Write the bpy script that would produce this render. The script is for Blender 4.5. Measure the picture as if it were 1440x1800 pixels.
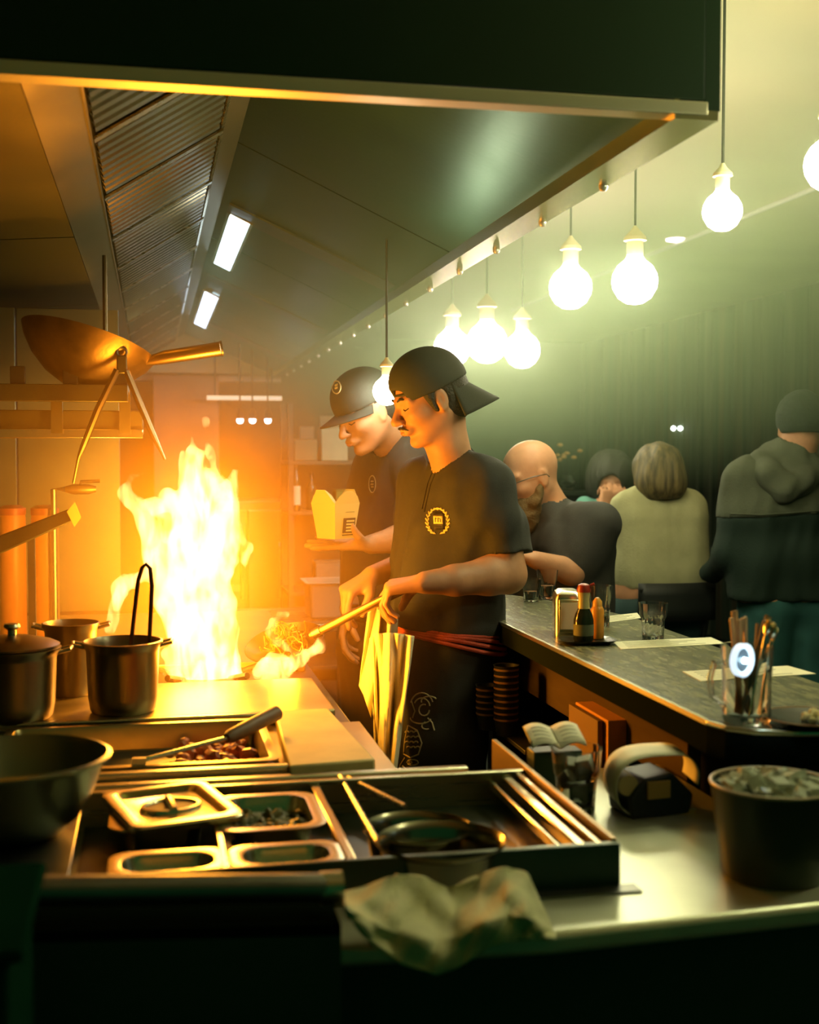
import bpy, bmesh, math, random
import numpy as np
from mathutils import Vector, Matrix
random.seed(7); np.random.seed(7)
SC = bpy.context.scene
for _o in list(bpy.data.objects): bpy.data.objects.remove(_o)
COL = SC.collection
# ---------------------------------------------------------------- camera
F = 2200.0                      # focal length in pixels of the 1440 x 1800 frame
YAW = math.atan(454/F); PITCH = math.atan(100/F); EYE = 1.45
cam_d = bpy.data.cameras.new('camera'); cam = bpy.data.objects.new('camera', cam_d); COL.objects.link(cam)
cam_d.sensor_width = 36; cam_d.lens = F/1800*36; cam_d.clip_start = .02
cam.location = (0, 0, EYE); cam.rotation_euler = (math.pi/2-PITCH, 0, -YAW)
cam_d.dof.use_dof = True; cam_d.dof.focus_distance = 3.15; cam_d.dof.aperture_fstop = 4.0
SC.camera = cam
# ---------------------------------------------------------------- colour management, sampling
SC.view_settings.view_transform = 'Standard'; SC.view_settings.look = 'None'
SC.view_settings.gamma = 1; SC.view_settings.use_curve_mapping = False; SC.view_settings.exposure = 0.0
cy = SC.cycles
cy.use_denoising = True; cy.max_bounces = 6; cy.diffuse_bounces = 2; cy.glossy_bounces = 3; cy.transmission_bounces = 6
cy.volume_bounces = 0; cy.volume_step_rate = 3; cy.volume_max_steps = 64; cy.transparent_max_bounces = 8; cy.caustics_reflective = False; cy.caustics_refractive = False
cy.sample_clamp_indirect = 3.0; cy.blur_glossy = 1.0; cy.use_light_tree = True
# ---------------------------------------------------------------- lights (the bulbs' and the flame's own light is in their builders)
wd = bpy.data.worlds.new('world'); SC.world = wd; wd.use_nodes = True
wd.node_tree.nodes['Background'].inputs[0].default_value = (.05, .5, .16, 1); wd.node_tree.nodes['Background'].inputs[1].default_value = .10
def lamp(name, kind, loc, power, color, rot=(0,0,0), size=.1, size_y=None, spread=None):
    l = bpy.data.lights.new(name, kind); l.energy = power; l.color = color
    if kind == 'AREA':
        l.shape = 'RECTANGLE'; l.size = size; l.size_y = size_y or size
        if spread: l.spread = spread
    elif kind != 'SUN': l.shadow_soft_size = size
    o = bpy.data.objects.new(name, l); COL.objects.link(o); o.location = loc; o.rotation_euler = rot
    return o
# green-tinted fill lights added overhead, kitchen and dining side, to lift the shadows
lamp('kitchen_ceiling_lamp', 'AREA', (.6, -.6, 2.75), 1.6, (.30, 1, .42), size=1.4, size_y=.5)
lamp('dining_ceiling_lamp', 'AREA', (3.4, 2.2, 2.55), 2.5, (.75, 1, .5), size=1.6, size_y=1.6)
lamp('dining_ceiling_lamp', 'AREA', (3.2, 6.5, 2.55), 3, (.75, 1, .5), size=1.6, size_y=1.6)
# ---------------------------------------------------------------- pixel <-> world
_R = Matrix.Rotation(-YAW, 3, 'Z') @ Matrix.Rotation(math.pi/2-PITCH, 3, 'X')
def ray(px, py): return _R @ Vector(((px-720)/F, (900-py)/F, -1))
def W(px, py, Y):               # the point at depth Y seen at that place of the frame
    d = ray(px, py); t = Y/d.y; return Vector((d.x*t, Y, EYE+d.z*t))
def G(px, py, z):               # the point at height z
    d = ray(px, py); t = (z-EYE)/d.z; return Vector((d.x*t, d.y*t, z))
def GX(px, py, x):
    d = ray(px, py); t = x/d.x; return Vector((x, d.y*t, EYE+d.z*t))
# ---------------------------------------------------------------- materials
MATS = {}
def mat(name, color, rough=.5, metal=0., var=0., scale=8., bump=0., bscale=40., stretch=None, emit=None, estr=0., trans=0., ior=1.45, spec=.5, col2=None, coat=0., alpha=1., sss=0., sheen=0., rvar=0., aniso=0.):
    if name in MATS: return MATS[name]
    m = bpy.data.materials.new(name); m.use_nodes = True; nt = m.node_tree; b = nt.nodes['Principled BSDF']; L = nt.links.new
    b.inputs['Base Color'].default_value = (*color, 1); b.inputs['Roughness'].default_value = rough; b.inputs['Metallic'].default_value = metal
    b.inputs['IOR'].default_value = ior; b.inputs['Transmission Weight'].default_value = trans; b.inputs['Specular IOR Level'].default_value = spec
    b.inputs['Coat Weight'].default_value = coat; b.inputs['Alpha'].default_value = alpha; b.inputs['Sheen Weight'].default_value = sheen
    if sss: b.inputs['Subsurface Weight'].default_value = sss; b.inputs['Subsurface Radius'].default_value = (.012, .005, .003)
    if emit: b.inputs['Emission Color'].default_value = (*emit, 1); b.inputs['Emission Strength'].default_value = estr
    if var or bump or col2 or rvar:
        tc = nt.nodes.new('ShaderNodeTexCoord'); mp = nt.nodes.new('ShaderNodeMapping'); L(tc.outputs['Object'], mp.inputs[0])
        if stretch: mp.inputs['Scale'].default_value = stretch
        if var or col2 or rvar:
            n = nt.nodes.new('ShaderNodeTexNoise'); n.inputs['Scale'].default_value = scale; n.inputs['Detail'].default_value = 5; L(mp.outputs[0], n.inputs['Vector'])
            r = nt.nodes.new('ShaderNodeValToRGB'); r.color_ramp.elements[0].position = .32; r.color_ramp.elements[1].position = .68
            c2 = col2 or [min(1, c*(1+var)) for c in color]; c1 = color if col2 else [c*(1-var) for c in color]
            r.color_ramp.elements[0].color = (*c1, 1); r.color_ramp.elements[1].color = (*c2, 1)
            L(n.outputs[0], r.inputs[0])
            if var or col2: L(r.outputs[0], b.inputs['Base Color'])
            if rvar:
                mr = nt.nodes.new('ShaderNodeMapRange'); mr.inputs[3].default_value = max(0, rough-rvar); mr.inputs[4].default_value = rough+rvar
                L(n.outputs[0], mr.inputs[0]); L(mr.outputs[0], b.inputs['Roughness'])
        if bump:
            n2 = nt.nodes.new('ShaderNodeTexNoise'); n2.inputs['Scale'].default_value = bscale; n2.inputs['Detail'].default_value = 4; L(mp.outputs[0], n2.inputs['Vector'])
            bp = nt.nodes.new('ShaderNodeBump'); bp.inputs['Strength'].default_value = bump; bp.inputs['Distance'].default_value = .01
            L(n2.outputs[0], bp.inputs['Height']); L(bp.outputs[0], b.inputs['Normal'])
    MATS[name] = m; return m
def vmat(name, color, density, g=0., emit=None, estr=0.):
    m = bpy.data.materials.new(name); m.use_nodes = True; nt = m.node_tree; nt.nodes.remove(nt.nodes['Principled BSDF']); out = nt.nodes['Material Output']
    v = nt.nodes.new('ShaderNodeVolumeScatter'); v.inputs[0].default_value = (*color, 1); v.inputs['Density'].default_value = density; v.inputs['Anisotropy'].default_value = g
    last = v.outputs[0]
    if emit:
        e = nt.nodes.new('ShaderNodeEmission'); e.inputs[0].default_value = (*emit, 1); e.inputs[1].default_value = estr
        if density > 0:
            a = nt.nodes.new('ShaderNodeAddShader'); nt.links.new(last, a.inputs[0]); nt.links.new(e.outputs[0], a.inputs[1]); last = a.outputs[0]
        else: last = e.outputs[0]
    nt.links.new(last, out.inputs['Volume']); return m
STEEL = mat('brushed_steel', (.55, .52, .36), .28, 1, var=.08, scale=5, rvar=.08, bump=.02, bscale=120, stretch=(1, 14, 14))
STEEL_DK = mat('worn_dark_steel', (.20, .20, .17), .38, 1, var=.2, scale=6, rvar=.1)
STEEL_BR = mat('polished_steel', (.74, .66, .42), .24, 1, rvar=.05, scale=9)
BLACK = mat('black_paint', (.012, .014, .012), .5)
GLASS = mat('clear_glass', (1, 1, 1), .02, trans=1, ior=1.45)
PAPER = mat('cream_paper', (.78, .74, .55), .8, var=.06, scale=14)
WHITE = mat('white_plastic', (.8, .8, .72), .4)
INK = mat('black_ink', (.02, .02, .02), .7)
SKIN = mat('skin', (.50, .245, .13), .55, var=.08, scale=30, sss=.08, bump=.04, bscale=160)
BLACK_CLOTH = mat('black_cloth', (.035, .034, .030), .85, var=.15, scale=20, bump=.15, bscale=350, sheen=.0)
# ---------------------------------------------------------------- mesh helpers
class MB:
    def __init__(s): s.v = []; s.f = []
    def add(s, v, f):
        n = len(s.v); s.v += [tuple(p) for p in v]; s.f += [[i+n for i in q] for q in f]; return s
    def box(s, a, b, M=None):
        (x0, y0, z0), (x1, y1, z1) = a, b
        v = [Vector(p) for p in ((x0,y0,z0),(x1,y0,z0),(x1,y1,z0),(x0,y1,z0),(x0,y0,z1),(x1,y0,z1),(x1,y1,z1),(x0,y1,z1))]
        if M: v = [M @ p for p in v]
        return s.add(v, [(3,2,1,0),(4,5,6,7),(0,1,5,4),(1,2,6,5),(2,3,7,6),(3,0,4,7)])
    def tube(s, pts, r, n=12, cap=True, closed=False):
        pts = [Vector(p) for p in pts]; N = len(pts); R = r if isinstance(r, (list, tuple)) else [r]*N
        rings = []; up = None
        for i, p in enumerate(pts):
            if closed: t = pts[(i+1) % N]-pts[i-1]
            else: t = pts[min(i+1, N-1)]-pts[max(i-1, 0)]
            t.normalize()
            if up is None: up = Vector((0,0,1)) if abs(t.z) < .9 else Vector((1,0,0))
            a = t.cross(up).normalized(); b = a.cross(t).normalized(); up = b
            rings.append([p+R[i]*(math.cos(2*math.pi*k/n)*a+math.sin(2*math.pi*k/n)*b) for k in range(n)])
        v = [q for g in rings for q in g]; f = []
        for i in range(N if closed else N-1):
            j = (i+1) % N
            for k in range(n): f.append((i*n+k, i*n+(k+1) % n, j*n+(k+1) % n, j*n+k))
        if cap and not closed: f += [tuple(range(n))[::-1], tuple(range((N-1)*n, N*n))]
        return s.add(v, f)
    def lathe(s, prof, n=32, M=None, sx=1, sy=1, caps=True):
        v = []; f = []; N = len(prof)
        for (r, z) in prof:
            for k in range(n):
                a = 2*math.pi*k/n; v.append(Vector((r*math.cos(a)*sx, r*math.sin(a)*sy, z)))
        for i in range(N-1):
            for k in range(n): f.append((i*n+k, i*n+(k+1) % n, (i+1)*n+(k+1) % n, (i+1)*n+k))
        if caps and prof[0][0] > 1e-6: f.append(tuple(range(n))[::-1])
        if caps and prof[-1][0] > 1e-6: f.append(tuple(range((N-1)*n, N*n)))
        if M: v = [M @ p for p in v]
        return s.add(v, f)
    def rlathe(s, prof, hx, hy, n=8, M=None):     # rounded-rectangle rings: prof of (inset, corner radius, z)
        v = []; f = []; N = len(prof); m = 4*n
        for (ins, cr, z) in prof:
            for q in range(4):
                cxs = (1, -1, -1, 1)[q]; cys = (1, 1, -1, -1)[q]
                for k in range(n):
                    a = math.pi/2*(q+k/(n-1)); X = hx-ins-cr; Y = hy-ins-cr
                    v.append(Vector((cxs*X+cr*math.cos(a), cys*Y+cr*math.sin(a), z)))
        for i in range(N-1):
            for k in range(m): f.append((i*m+k, i*m+(k+1) % m, (i+1)*m+(k+1) % m, (i+1)*m+k))
        f.append(tuple(range((N-1)*m, N*m)))
        if M: v = [M @ p for p in v]
        return s.add(v, f)
    def prism(s, poly, d, M=None):                # polygon (3-D points) extruded by the vector d
        poly = [Vector(p) for p in poly]; d = Vector(d); n = len(poly)
        v = poly+[p+d for p in poly]; f = [tuple(range(n))[::-1], tuple(range(n, 2*n))]+[(i, (i+1) % n, n+(i+1) % n, n+i) for i in range(n)]
        if M: v = [M @ p for p in v]
        return s.add(v, f)
    def grid(s, fn, nu, nv):
        v = [fn(i/(nu-1), j/(nv-1)) for j in range(nv) for i in range(nu)]
        return s.add(v, [(j*nu+i, j*nu+i+1, (j+1)*nu+i+1, (j+1)*nu+i) for j in range(nv-1) for i in range(nu-1)])
    def shift(s, d):
        d = Vector(d); s.v = [tuple(Vector(p)+d) for p in s.v]; return s
def setp(o, label=None, cat=None, group=None, kind=None):
    if label: o['label'] = label
    if cat: o['category'] = cat
    if group: o['group'] = group
    if kind: o['kind'] = kind
    return o
def thing(name, label, cat, loc=(0,0,0), rz=0, group=None):
    o = bpy.data.objects.new(name, None); COL.objects.link(o); o.empty_display_size = .05
    o.location = loc; o.rotation_euler = (0, 0, rz); return setp(o, label, cat, group)
def mk(name, g, m, parent=None, loc=None, rz=0, bev=0, smooth=True, solid=0, sub=0, label=None, cat=None, group=None, kind=None, ang=35):
    me = bpy.data.meshes.new(name); me.from_pydata(g.v, [], g.f); me.update()
    bm = bmesh.new(); bm.from_mesh(me); bmesh.ops.recalc_face_normals(bm, faces=bm.faces); bm.to_mesh(me); bm.free()
    if smooth:
        me.polygons.foreach_set('use_smooth', [True]*len(me.polygons)); me.set_sharp_from_angle(angle=math.radians(ang))
    me.materials.append(m); o = bpy.data.objects.new(name, me); COL.objects.link(o)
    if parent is not None: o.parent = parent
    if loc is not None: o.location = loc
    o.rotation_euler = (0, 0, rz)
    if solid: md = o.modifiers.new('s', 'SOLIDIFY'); md.thickness = solid; md.offset = 0
    if bev: md = o.modifiers.new('b', 'BEVEL'); md.width = bev; md.segments = 2; md.limit_method = 'ANGLE'; md.angle_limit = math.radians(40)
    if sub: md = o.modifiers.new('u', 'SUBSURF'); md.levels = sub; md.render_levels = sub
    return setp(o, label, cat, group, kind)
def local(t, g):                                  # world-space geometry -> the thing's own space
    return g.shift(-Vector(t.location))
def mkw(name, g, m, parent, **k): return mk(name, local(parent, g), m, parent, **k)
def mkt(name, g, m, loc, label, cat, **k):        # a single-mesh thing from world-space geometry
    return mk(name, g.shift(-Vector(loc)), m, None, loc=loc, label=label, cat=cat, **k)
def B(name, a, b, m, parent=None, bev=.003, **k):
    g = MB().box(a, b)
    return mkw(name, g, m, parent, bev=bev, **k) if parent is not None else mk(name, g, m, bev=bev, **k)
def dup(root, loc=None, rz=None, label=None, group=None):
    r = root.copy(); COL.objects.link(r)
    if loc is not None: r.location = loc
    if rz is not None: r.rotation_euler = (0, 0, rz)
    if label: r['label'] = label
    if group: r['group'] = group
    for ch in list(root.children):
        c = ch.copy(); COL.objects.link(c); c.parent = r
        for q in list(ch.children):
            d = q.copy(); COL.objects.link(d); d.parent = c
    return r
def text(name, s, size, m, parent, M, ext=.0006):
    c = bpy.data.curves.new(name, 'FONT'); c.body = s; c.size = size; c.align_x = 'CENTER'; c.align_y = 'CENTER'; c.extrude = ext
    o = bpy.data.objects.new(name, c); COL.objects.link(o); c.materials.append(m)
    dg = bpy.context.evaluated_depsgraph_get(); me = bpy.data.meshes.new_from_object(o.evaluated_get(dg)); bpy.data.objects.remove(o)
    o = bpy.data.objects.new(name, me); COL.objects.link(o); o.parent = parent; o.matrix_local = M; return o
def frame_m(o, x, y):                             # matrix with given origin, x axis, y axis
    x = Vector(x).normalized(); z = x.cross(Vector(y)).normalized(); y = z.cross(x)
    m = Matrix((x, y, z)).transposed().to_4x4(); m.translation = Vector(o); return m
# ---------------------------------------------------------------- smooth bodies from a distance field
class SDF:
    def __init__(s, lo, hi, h):
        s.lo = np.array(lo, float); s.h = h; s.n = [int(math.ceil((hi[i]-lo[i])/h))+1 for i in range(3)]
        s.D = np.full(s.n, .1, np.float32)
    def win(s, lo, hi, pad):
        a = [max(0, int((lo[i]-pad-s.lo[i])/s.h)) for i in range(3)]; b = [min(s.n[i], int((hi[i]+pad-s.lo[i])/s.h)+2) for i in range(3)]
        if any(b[i] <= a[i] for i in range(3)): return None, None
        ax = [s.lo[i]+s.h*np.arange(a[i], b[i], dtype=np.float32) for i in range(3)]
        return tuple(slice(a[i], b[i]) for i in range(3)), (ax[0][:,None,None], ax[1][None,:,None], ax[2][None,None,:])
    def mix(s, sl, d, k, op):
        A = s.D[sl]; d = d.astype(np.float32)
        if op == 'sub': d = -d; A2 = -A; h = np.clip(.5+.5*(A2-d)/k, 0, 1); s.D[sl] = -(A2*(1-h)+d*h-k*h*(1-h)) if False else np.maximum(A, d)+np.where(np.abs(A-d) < k, (k-np.abs(A-d))**2/(4*k), 0)
        else: s.D[sl] = np.minimum(A, d)-np.where(np.abs(A-d) < k, (k-np.abs(A-d))**2/(4*k), 0)
    def cap(s, a, b, ra, rb=None, k=.015, op='add', flat=None):
        rb = ra if rb is None else rb; a = np.array(a, float); b = np.array(b, float); R = max(ra, rb)+k+3*s.h
        sl, P = s.win(np.minimum(a, b), np.maximum(a, b), R)
        if sl is None: return s
        ba = b-a; L = float(ba@ba)+1e-12
        q = [P[i]-a[i] for i in range(3)]
        t = np.clip((q[0]*ba[0]+q[1]*ba[1]+q[2]*ba[2])/L, 0, 1)
        d = np.sqrt(sum((q[i]-t*ba[i])**2 for i in range(3)))-(ra+(rb-ra)*t)
        s.mix(sl, d, k, op); return s
    def chain(s, pts, k=.02, op='add'):          # (point, radius) ...
        for (a, ra), (b, rb) in zip(pts[:-1], pts[1:]): s.cap(a, b, ra, rb, k, op)
        return s
    def ell(s, c, r, M=None, k=.015, op='add'):  # ellipsoid; M = 3x3 rotation (columns are its axes)
        c = np.array(c, float); R = max(r)+k+3*s.h; sl, P = s.win(c, c, R)
        if sl is None: return s
        q = [P[i]-c[i] for i in range(3)]
        if M is not None:
            A = np.array(M); q = [q[0]*A[0, i]+q[1]*A[1, i]+q[2]*A[2, i] for i in range(3)]
        k0 = np.sqrt(sum((q[i]/r[i])**2 for i in range(3)))+1e-6; k1 = np.sqrt(sum((q[i]/r[i]**2)**2 for i in range(3)))+1e-6
        s.mix(sl, k0*(k0-1)/k1, k, op); return s
    def half(s, p, n, k=.004):                   # keep the side n points away from
        n = np.array(n, float); n /= np.linalg.norm(n); sl, P = s.win(s.lo, s.lo+s.h*np.array(s.n), 0)
        d = sum((P[i]-p[i])*n[i] for i in range(3))+0*P[0]+0*P[1]+0*P[2]
        s.D = np.maximum(s.D, d.astype(np.float32)); return s
    def bend(s, amp, f, seed=0, zs=1.):          # rippling of the surface (cloth folds, licks of flame)
        rs = np.random.RandomState(seed); sl, P = s.win(s.lo, s.lo+s.h*np.array(s.n), 0); d = 0
        for o in range(4):
            w = rs.normal(size=(3, 3))*f*(1+.7*o); w[:, 2] *= zs; ph = rs.rand(3)*6
            u = np.sin(P[0]*w[0,0]+P[1]*w[0,1]+P[2]*w[0,2]+ph[0])*1.4
            d = d+np.sin(P[0]*w[1,0]+P[1]*w[1,1]+P[2]*w[1,2]+u+ph[1])/(1+.6*o)
        s.D = s.D+(amp*d).astype(np.float32); return s
    def mesh(s):
        D = s.D; D[0] = D[-1] = .1; D[:, 0] = D[:, -1] = .1; D[:, :, 0] = D[:, :, -1] = .1
        S = D < 0; nx, ny, nz = D.shape
        c = np.zeros((nx-1, ny-1, nz-1), np.int8)
        for i in (0, 1):
            for j in (0, 1):
                for k in (0, 1): c += S[i:nx-1+i, j:ny-1+j, k:nz-1+k]
        act = (c > 0) & (c < 8); idx = np.full(act.shape, -1, np.int64); I = np.argwhere(act); idx[act] = np.arange(len(I))
        pos = np.zeros((len(I), 3)); cnt = np.zeros(len(I))
        cor = [(i, j, k) for i in (0, 1) for j in (0, 1) for k in (0, 1)]
        for a in cor:
            for ax in range(3):
                if a[ax]: continue
                b = list(a); b[ax] = 1
                da = D[I[:,0]+a[0], I[:,1]+a[1], I[:,2]+a[2]]; db = D[I[:,0]+b[0], I[:,1]+b[1], I[:,2]+b[2]]
                m = (da < 0) != (db < 0); t = np.where(m, da/(da-db+1e-12), 0)
                p = np.array(a, float)[None].repeat(len(I), 0); p[:, ax] += t
                pos[m] += p[m]; cnt[m] += 1
        V = (I+pos/cnt[:, None])*s.h+s.lo; Fs = []
        for ax in range(3):
            sl0 = [slice(None)]*3; sl1 = [slice(None)]*3; sl0[ax] = slice(0, -1); sl1[ax] = slice(1, None)
            E = np.argwhere(S[tuple(sl0)] != S[tuple(sl1)]); u, w = (ax+1) % 3, (ax+2) % 3
            E = E[(E[:, u] > 0) & (E[:, w] > 0) & (E[:, u] < D.shape[u]-1) & (E[:, w] < D.shape[w]-1)]
            q = []
            for (du, dw) in ((0, 0), (-1, 0), (-1, -1), (0, -1)):
                e = E.copy(); e[:, u] += du; e[:, w] += dw; q.append(idx[e[:,0], e[:,1], e[:,2]])
            q = np.stack(q, 1); inside = S[E[:,0], E[:,1], E[:,2]]; q[~inside] = q[~inside][:, ::-1]; Fs.append(q)
        return V, np.concatenate(Fs)
    def obj(s, name, m, parent=None, sm=1, **k):
        V, Fq = s.mesh(); loc = Vector((0, 0, 0))
        if parent is not None: loc = Vector(parent.location)
        elif 'loc' in k: loc = Vector(k.pop('loc'))
        V = V-np.array(loc)
        me = bpy.data.meshes.new(name); me.vertices.add(len(V)); me.vertices.foreach_set('co', V.astype(np.float32).ravel())
        me.loops.add(len(Fq)*4); me.loops.foreach_set('vertex_index', Fq.ravel().astype(np.int32))
        me.polygons.add(len(Fq)); me.polygons.foreach_set('loop_start', np.arange(0, len(Fq)*4, 4, dtype=np.int32))
        me.polygons.foreach_set('use_smooth', np.ones(len(Fq), bool)); me.update(calc_edges=True); me.validate()
        me.materials.append(m); o = bpy.data.objects.new(name, me); COL.objects.link(o)
        if parent is not None: o.parent = parent
        else: o.location = loc
        if sm: md = o.modifiers.new('sm', 'SMOOTH'); md.iterations = sm; md.factor = .5
        return setp(o, k.get('label'), k.get('cat'), k.get('group'), k.get('kind'))
# ================================================================ the room
FLOOR = mat('dark_floor', (.03, .035, .03), .5, var=.3, scale=6, bump=.05)
mk('floor', MB().box((-2.6, -1.5, -.05), (4.4, 12.4, 0)), FLOOR, kind='structure')
CEIL = mat('cream_ceiling', (.80, .78, .50), .85, var=.04, scale=2)
mk('ceiling', MB().box((-2.6, -.9, 2.6), (4.4, 12.4, 2.7)), CEIL, kind='structure')
DARKWALL = mat('dark_green_wall', (.05, .085, .06), .8, var=.2, scale=3)
mk('wall_left', MB().box((-2.7, -1.5, 0), (-2.6, 12.4, 2.6)), DARKWALL, kind='structure')
mk('wall_right', MB().box((4.36, -1.5, 0), (4.46, 12.4, 2.6)), DARKWALL, kind='structure')
mk('wall_back', MB().box((-2.6, 12.3, 0), (4.4, 12.4, 2.6)), DARKWALL, kind='structure')
# dark weathered vertical timber boards cladding the right wall, each board its own piece
PLANK = [mat('dark_board_%s' % n, c, .75, col2=c2, scale=3, stretch=(4, 4, .35), bump=.3, bscale=18) for n, c, c2 in
         (('grey', (.06, .08, .055), (.14, .15, .10)), ('brown', (.06, .06, .04), (.15, .13, .08)), ('green', (.035, .06, .04), (.09, .12, .08)))]
wall_r = bpy.data.objects['wall_right']
y = 3.2; i = 0
while y < 12.2:
    w = random.uniform(.11, .19); t = random.uniform(.018, .045)
    mk('plank', MB().box((4.36-t, y, .02), (4.36, y+w-.008, 2.59)), PLANK[(i*7+i//3) % 3], wall_r, bev=.003); y += w; i += 1
# dark partition closing the kitchen
mk('wall_kitchen', MB().box((-2.6, 8.75, 0), (1.6, 8.85, 2.6)), DARKWALL, kind='structure')
COLM = mat('peach_tiled_column', (.55, .42, .30), .6, var=.08, scale=5)
mk('wall_column', MB().box((.02, 8.35, 0), (.44, 8.75, 1.97)), COLM, kind='structure')
# small square downlight and bright conduit on the ceiling
p = W(1188, 402, 6.3); mkt('downlight', MB().lathe([(.05, 2.6), (.05, 2.592), (.036, 2.588)], 20).shift((p.x, p.y, 0)), mat('lamp_white', (.9,.9,.8), emit=(1,.97,.8), estr=6), (p.x, p.y, 2.59), 'small round recessed downlight in the cream ceiling past the big bulb', 'downlight')
mkt('conduit', MB().tube([(2.78, 2.0, 2.585), (2.78, 9.5, 2.585)], .011, 10), mat('white_metal', (.85,.85,.75), .3), (2.78, 2.0, 2.585), 'thin pale conduit running along the cream ceiling', 'pipe')
# ---------------------------------------------------------------- canopy hood
hd = thing('extractor_hood', 'large stainless canopy hood with dark front fascia over the cooking line', 'extractor hood', (.0, 1.85, 1.98))
HY0, HY1, HX = 1.85, 8.5, .84
HOODDK = mat('hood_dark_fascia', (.003, .028, .010), .5, spec=.3, var=.2, scale=2)
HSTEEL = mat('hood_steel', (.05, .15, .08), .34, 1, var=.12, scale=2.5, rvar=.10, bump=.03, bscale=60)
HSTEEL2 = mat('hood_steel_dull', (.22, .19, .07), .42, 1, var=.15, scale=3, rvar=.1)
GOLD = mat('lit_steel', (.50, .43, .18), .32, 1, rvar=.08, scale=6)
def hp(x, h, Y): return Vector((x, Y, EYE+h))
mkw('fascia', MB().box((-2.5, HY0-.03, 1.995), (HX, HY0, 2.6)), HOODDK, hd, bev=.002)
mkw('front_lip', MB().box((-2.5, HY0-.032, 1.972), (HX+.005, HY0+.008, 1.993)), mat('lip_steel', (.72,.68,.5), .42, 1), hd, bev=.002)
mkw('side_panel', MB().box((HX, HY0-.03, 1.98), (HX+.025, HY1, 2.6)), HOODDK, hd)
mkw('side_gutter', MB().prism([hp(HX+.022, .53, HY0-.03), hp(HX+.022, .515, HY0-.03), hp(HX-.05, .515, HY0-.03), hp(HX-.05, .545, HY0-.03), hp(HX-.042, .545, HY0-.03), hp(HX-.042, .53, HY0-.03)], (0, HY1-HY0+.03, 0)), STEEL_BR, hd)
mkw('end_gutter', MB().box((-.9, HY1, 1.945), (HX+.025, HY1+.12, 1.998)), mat('pale_painted_steel', (.78,.72,.55), .4), hd)
def hpanel(name, a, b, y0, y1, m, t=.004):      # a sheet between cross-section points a, b
    d = Vector((b[0]-a[0], 0, b[1]-a[1])); n = Vector((-d.z, 0, d.x)).normalized()*t
    return mkw(name, MB().prism([hp(*a, y0), hp(*b, y0), hp(*b, y0)+n, hp(*a, y0)+n], (0, y1-y0, 0)), m, hd)
# sloping inner panels on the bar side, three sheets deep with open joints
ys = [HY0, 3.3, 4.75, 6.5, HY1]
for a, b in zip(ys[:-1], ys[1:]):
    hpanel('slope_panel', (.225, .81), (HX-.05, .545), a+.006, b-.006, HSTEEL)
hpanel('top_channel', (.225, .81), (.176, .785), HY0, HY1, HSTEEL2)
hpanel('channel_lip', (.176, .785), (.167, .773), HY0, HY1, STEEL)
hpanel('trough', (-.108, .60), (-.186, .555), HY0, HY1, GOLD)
hpanel('trough_lip', (-.108, .60), (-.105, .592), HY0, HY1, STEEL_BR)
for a, b in zip(ys[:-1], ys[1:]):
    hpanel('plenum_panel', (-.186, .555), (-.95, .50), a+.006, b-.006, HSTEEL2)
mkw('end_panel', MB().prism([hp(-.95, .53, HY1), hp(HX, .53, HY1), hp(HX, .86, HY1), hp(-.95, .86, HY1)], (0, .01, 0)), mat('end_panel_steel', (.50,.52,.36), .4, .85, var=.05), hd)
# welded support straps and the trapezoid brackets on the slope
for Y in (4.0, 5.55, 7.2):
    hpanel('cross_strap', (.25, .792), (HX-.06, .553), Y, Y+.16, STEEL_DK, -.006)
# baffle filters: framed cassettes, every baffle a piece of its own
bA, bB = Vector((-.105, 0, .605)), Vector((.167, 0, .776)); bu = (bB-bA); bn = Vector((-bu.z, 0, bu.x)).normalized()
BAF = mat('baffle_steel', (.34, .33, .25), .25, 1, rvar=.08, scale=12)
BAFD = mat('baffle_backing', (.02, .022, .015), .5)
hpanel('filter_backing', (-.113, .628), (.159, .80), HY0, HY1, BAFD)
base = MB()
u = Vector((bu.x, 0, bu.z)); nrm = Vector((-bu.z, 0, bu.x)).normalized()
def slat_geo(L):
    g = MB(); w = .026
    a = [(-w, 0), (-w*.55, -.012), (w*.55, -.012), (w, 0), (w*.55, -.009), (-w*.55, -.009)]
    return g.prism([Vector((0, x, 0))+nrm*zz for x, zz in a], u*L)
sg = slat_geo(.94); sme = None
Y = HY0+.03; n = 0
while Y < HY1-.05 and n < 180:
    if n % 9 == 0:                             # cassette frame between filters
        o = mkw('filter_frame', MB().prism([hp(-.105, .600, Y), hp(-.105, .600, Y+.03), hp(-.105, .606, Y+.03), hp(-.105, .606, Y)], u).shift(-nrm*.012), STEEL, hd); Y += .055
    if sme is None:
        o = mk('baffle', sg, BAF, hd, loc=Vector((-.100, Y, EYE+.603))-Vector(hd.location)); sme = o
    else:
        o = sme.copy(); COL.objects.link(o); o.location = Vector((-.100, Y, EYE+.603))-Vector(hd.location)
    Y += .056; n += 1
# two cool white lamps set in the slope
for (a, b) in ((4.15, 5.15), (6.1, 7.5)):
    lw = mat('hood_lamp_glow', (.9,.95,1), .4, emit=(.72, .95, 1), estr=5)
    hpanel('lamp_panel', (.262, .787), (.325, .757), a, b, lw, -.014)
    hpanel('lamp_frame', (.252, .792), (.335, .752), a-.03, b+.03, STEEL_BR, -.008)
# two round glowing sprinkler-like fittings reflecting fire are left to reflection; a row of pale beads stands for the bulbs' glints on the rim
rv = mat('rivet_steel', (.95,.95,.85), .3, .6)
for k in range(16):
    Yk = 2.3+k*.38; mkw('rivet', MB().lathe([(.006, .002), (.009, -.001), (.009, -.005), (.006, -.010), (0, -.012)], 12).shift((HX+.014, Yk, 1.966)), rv, hd)
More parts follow.
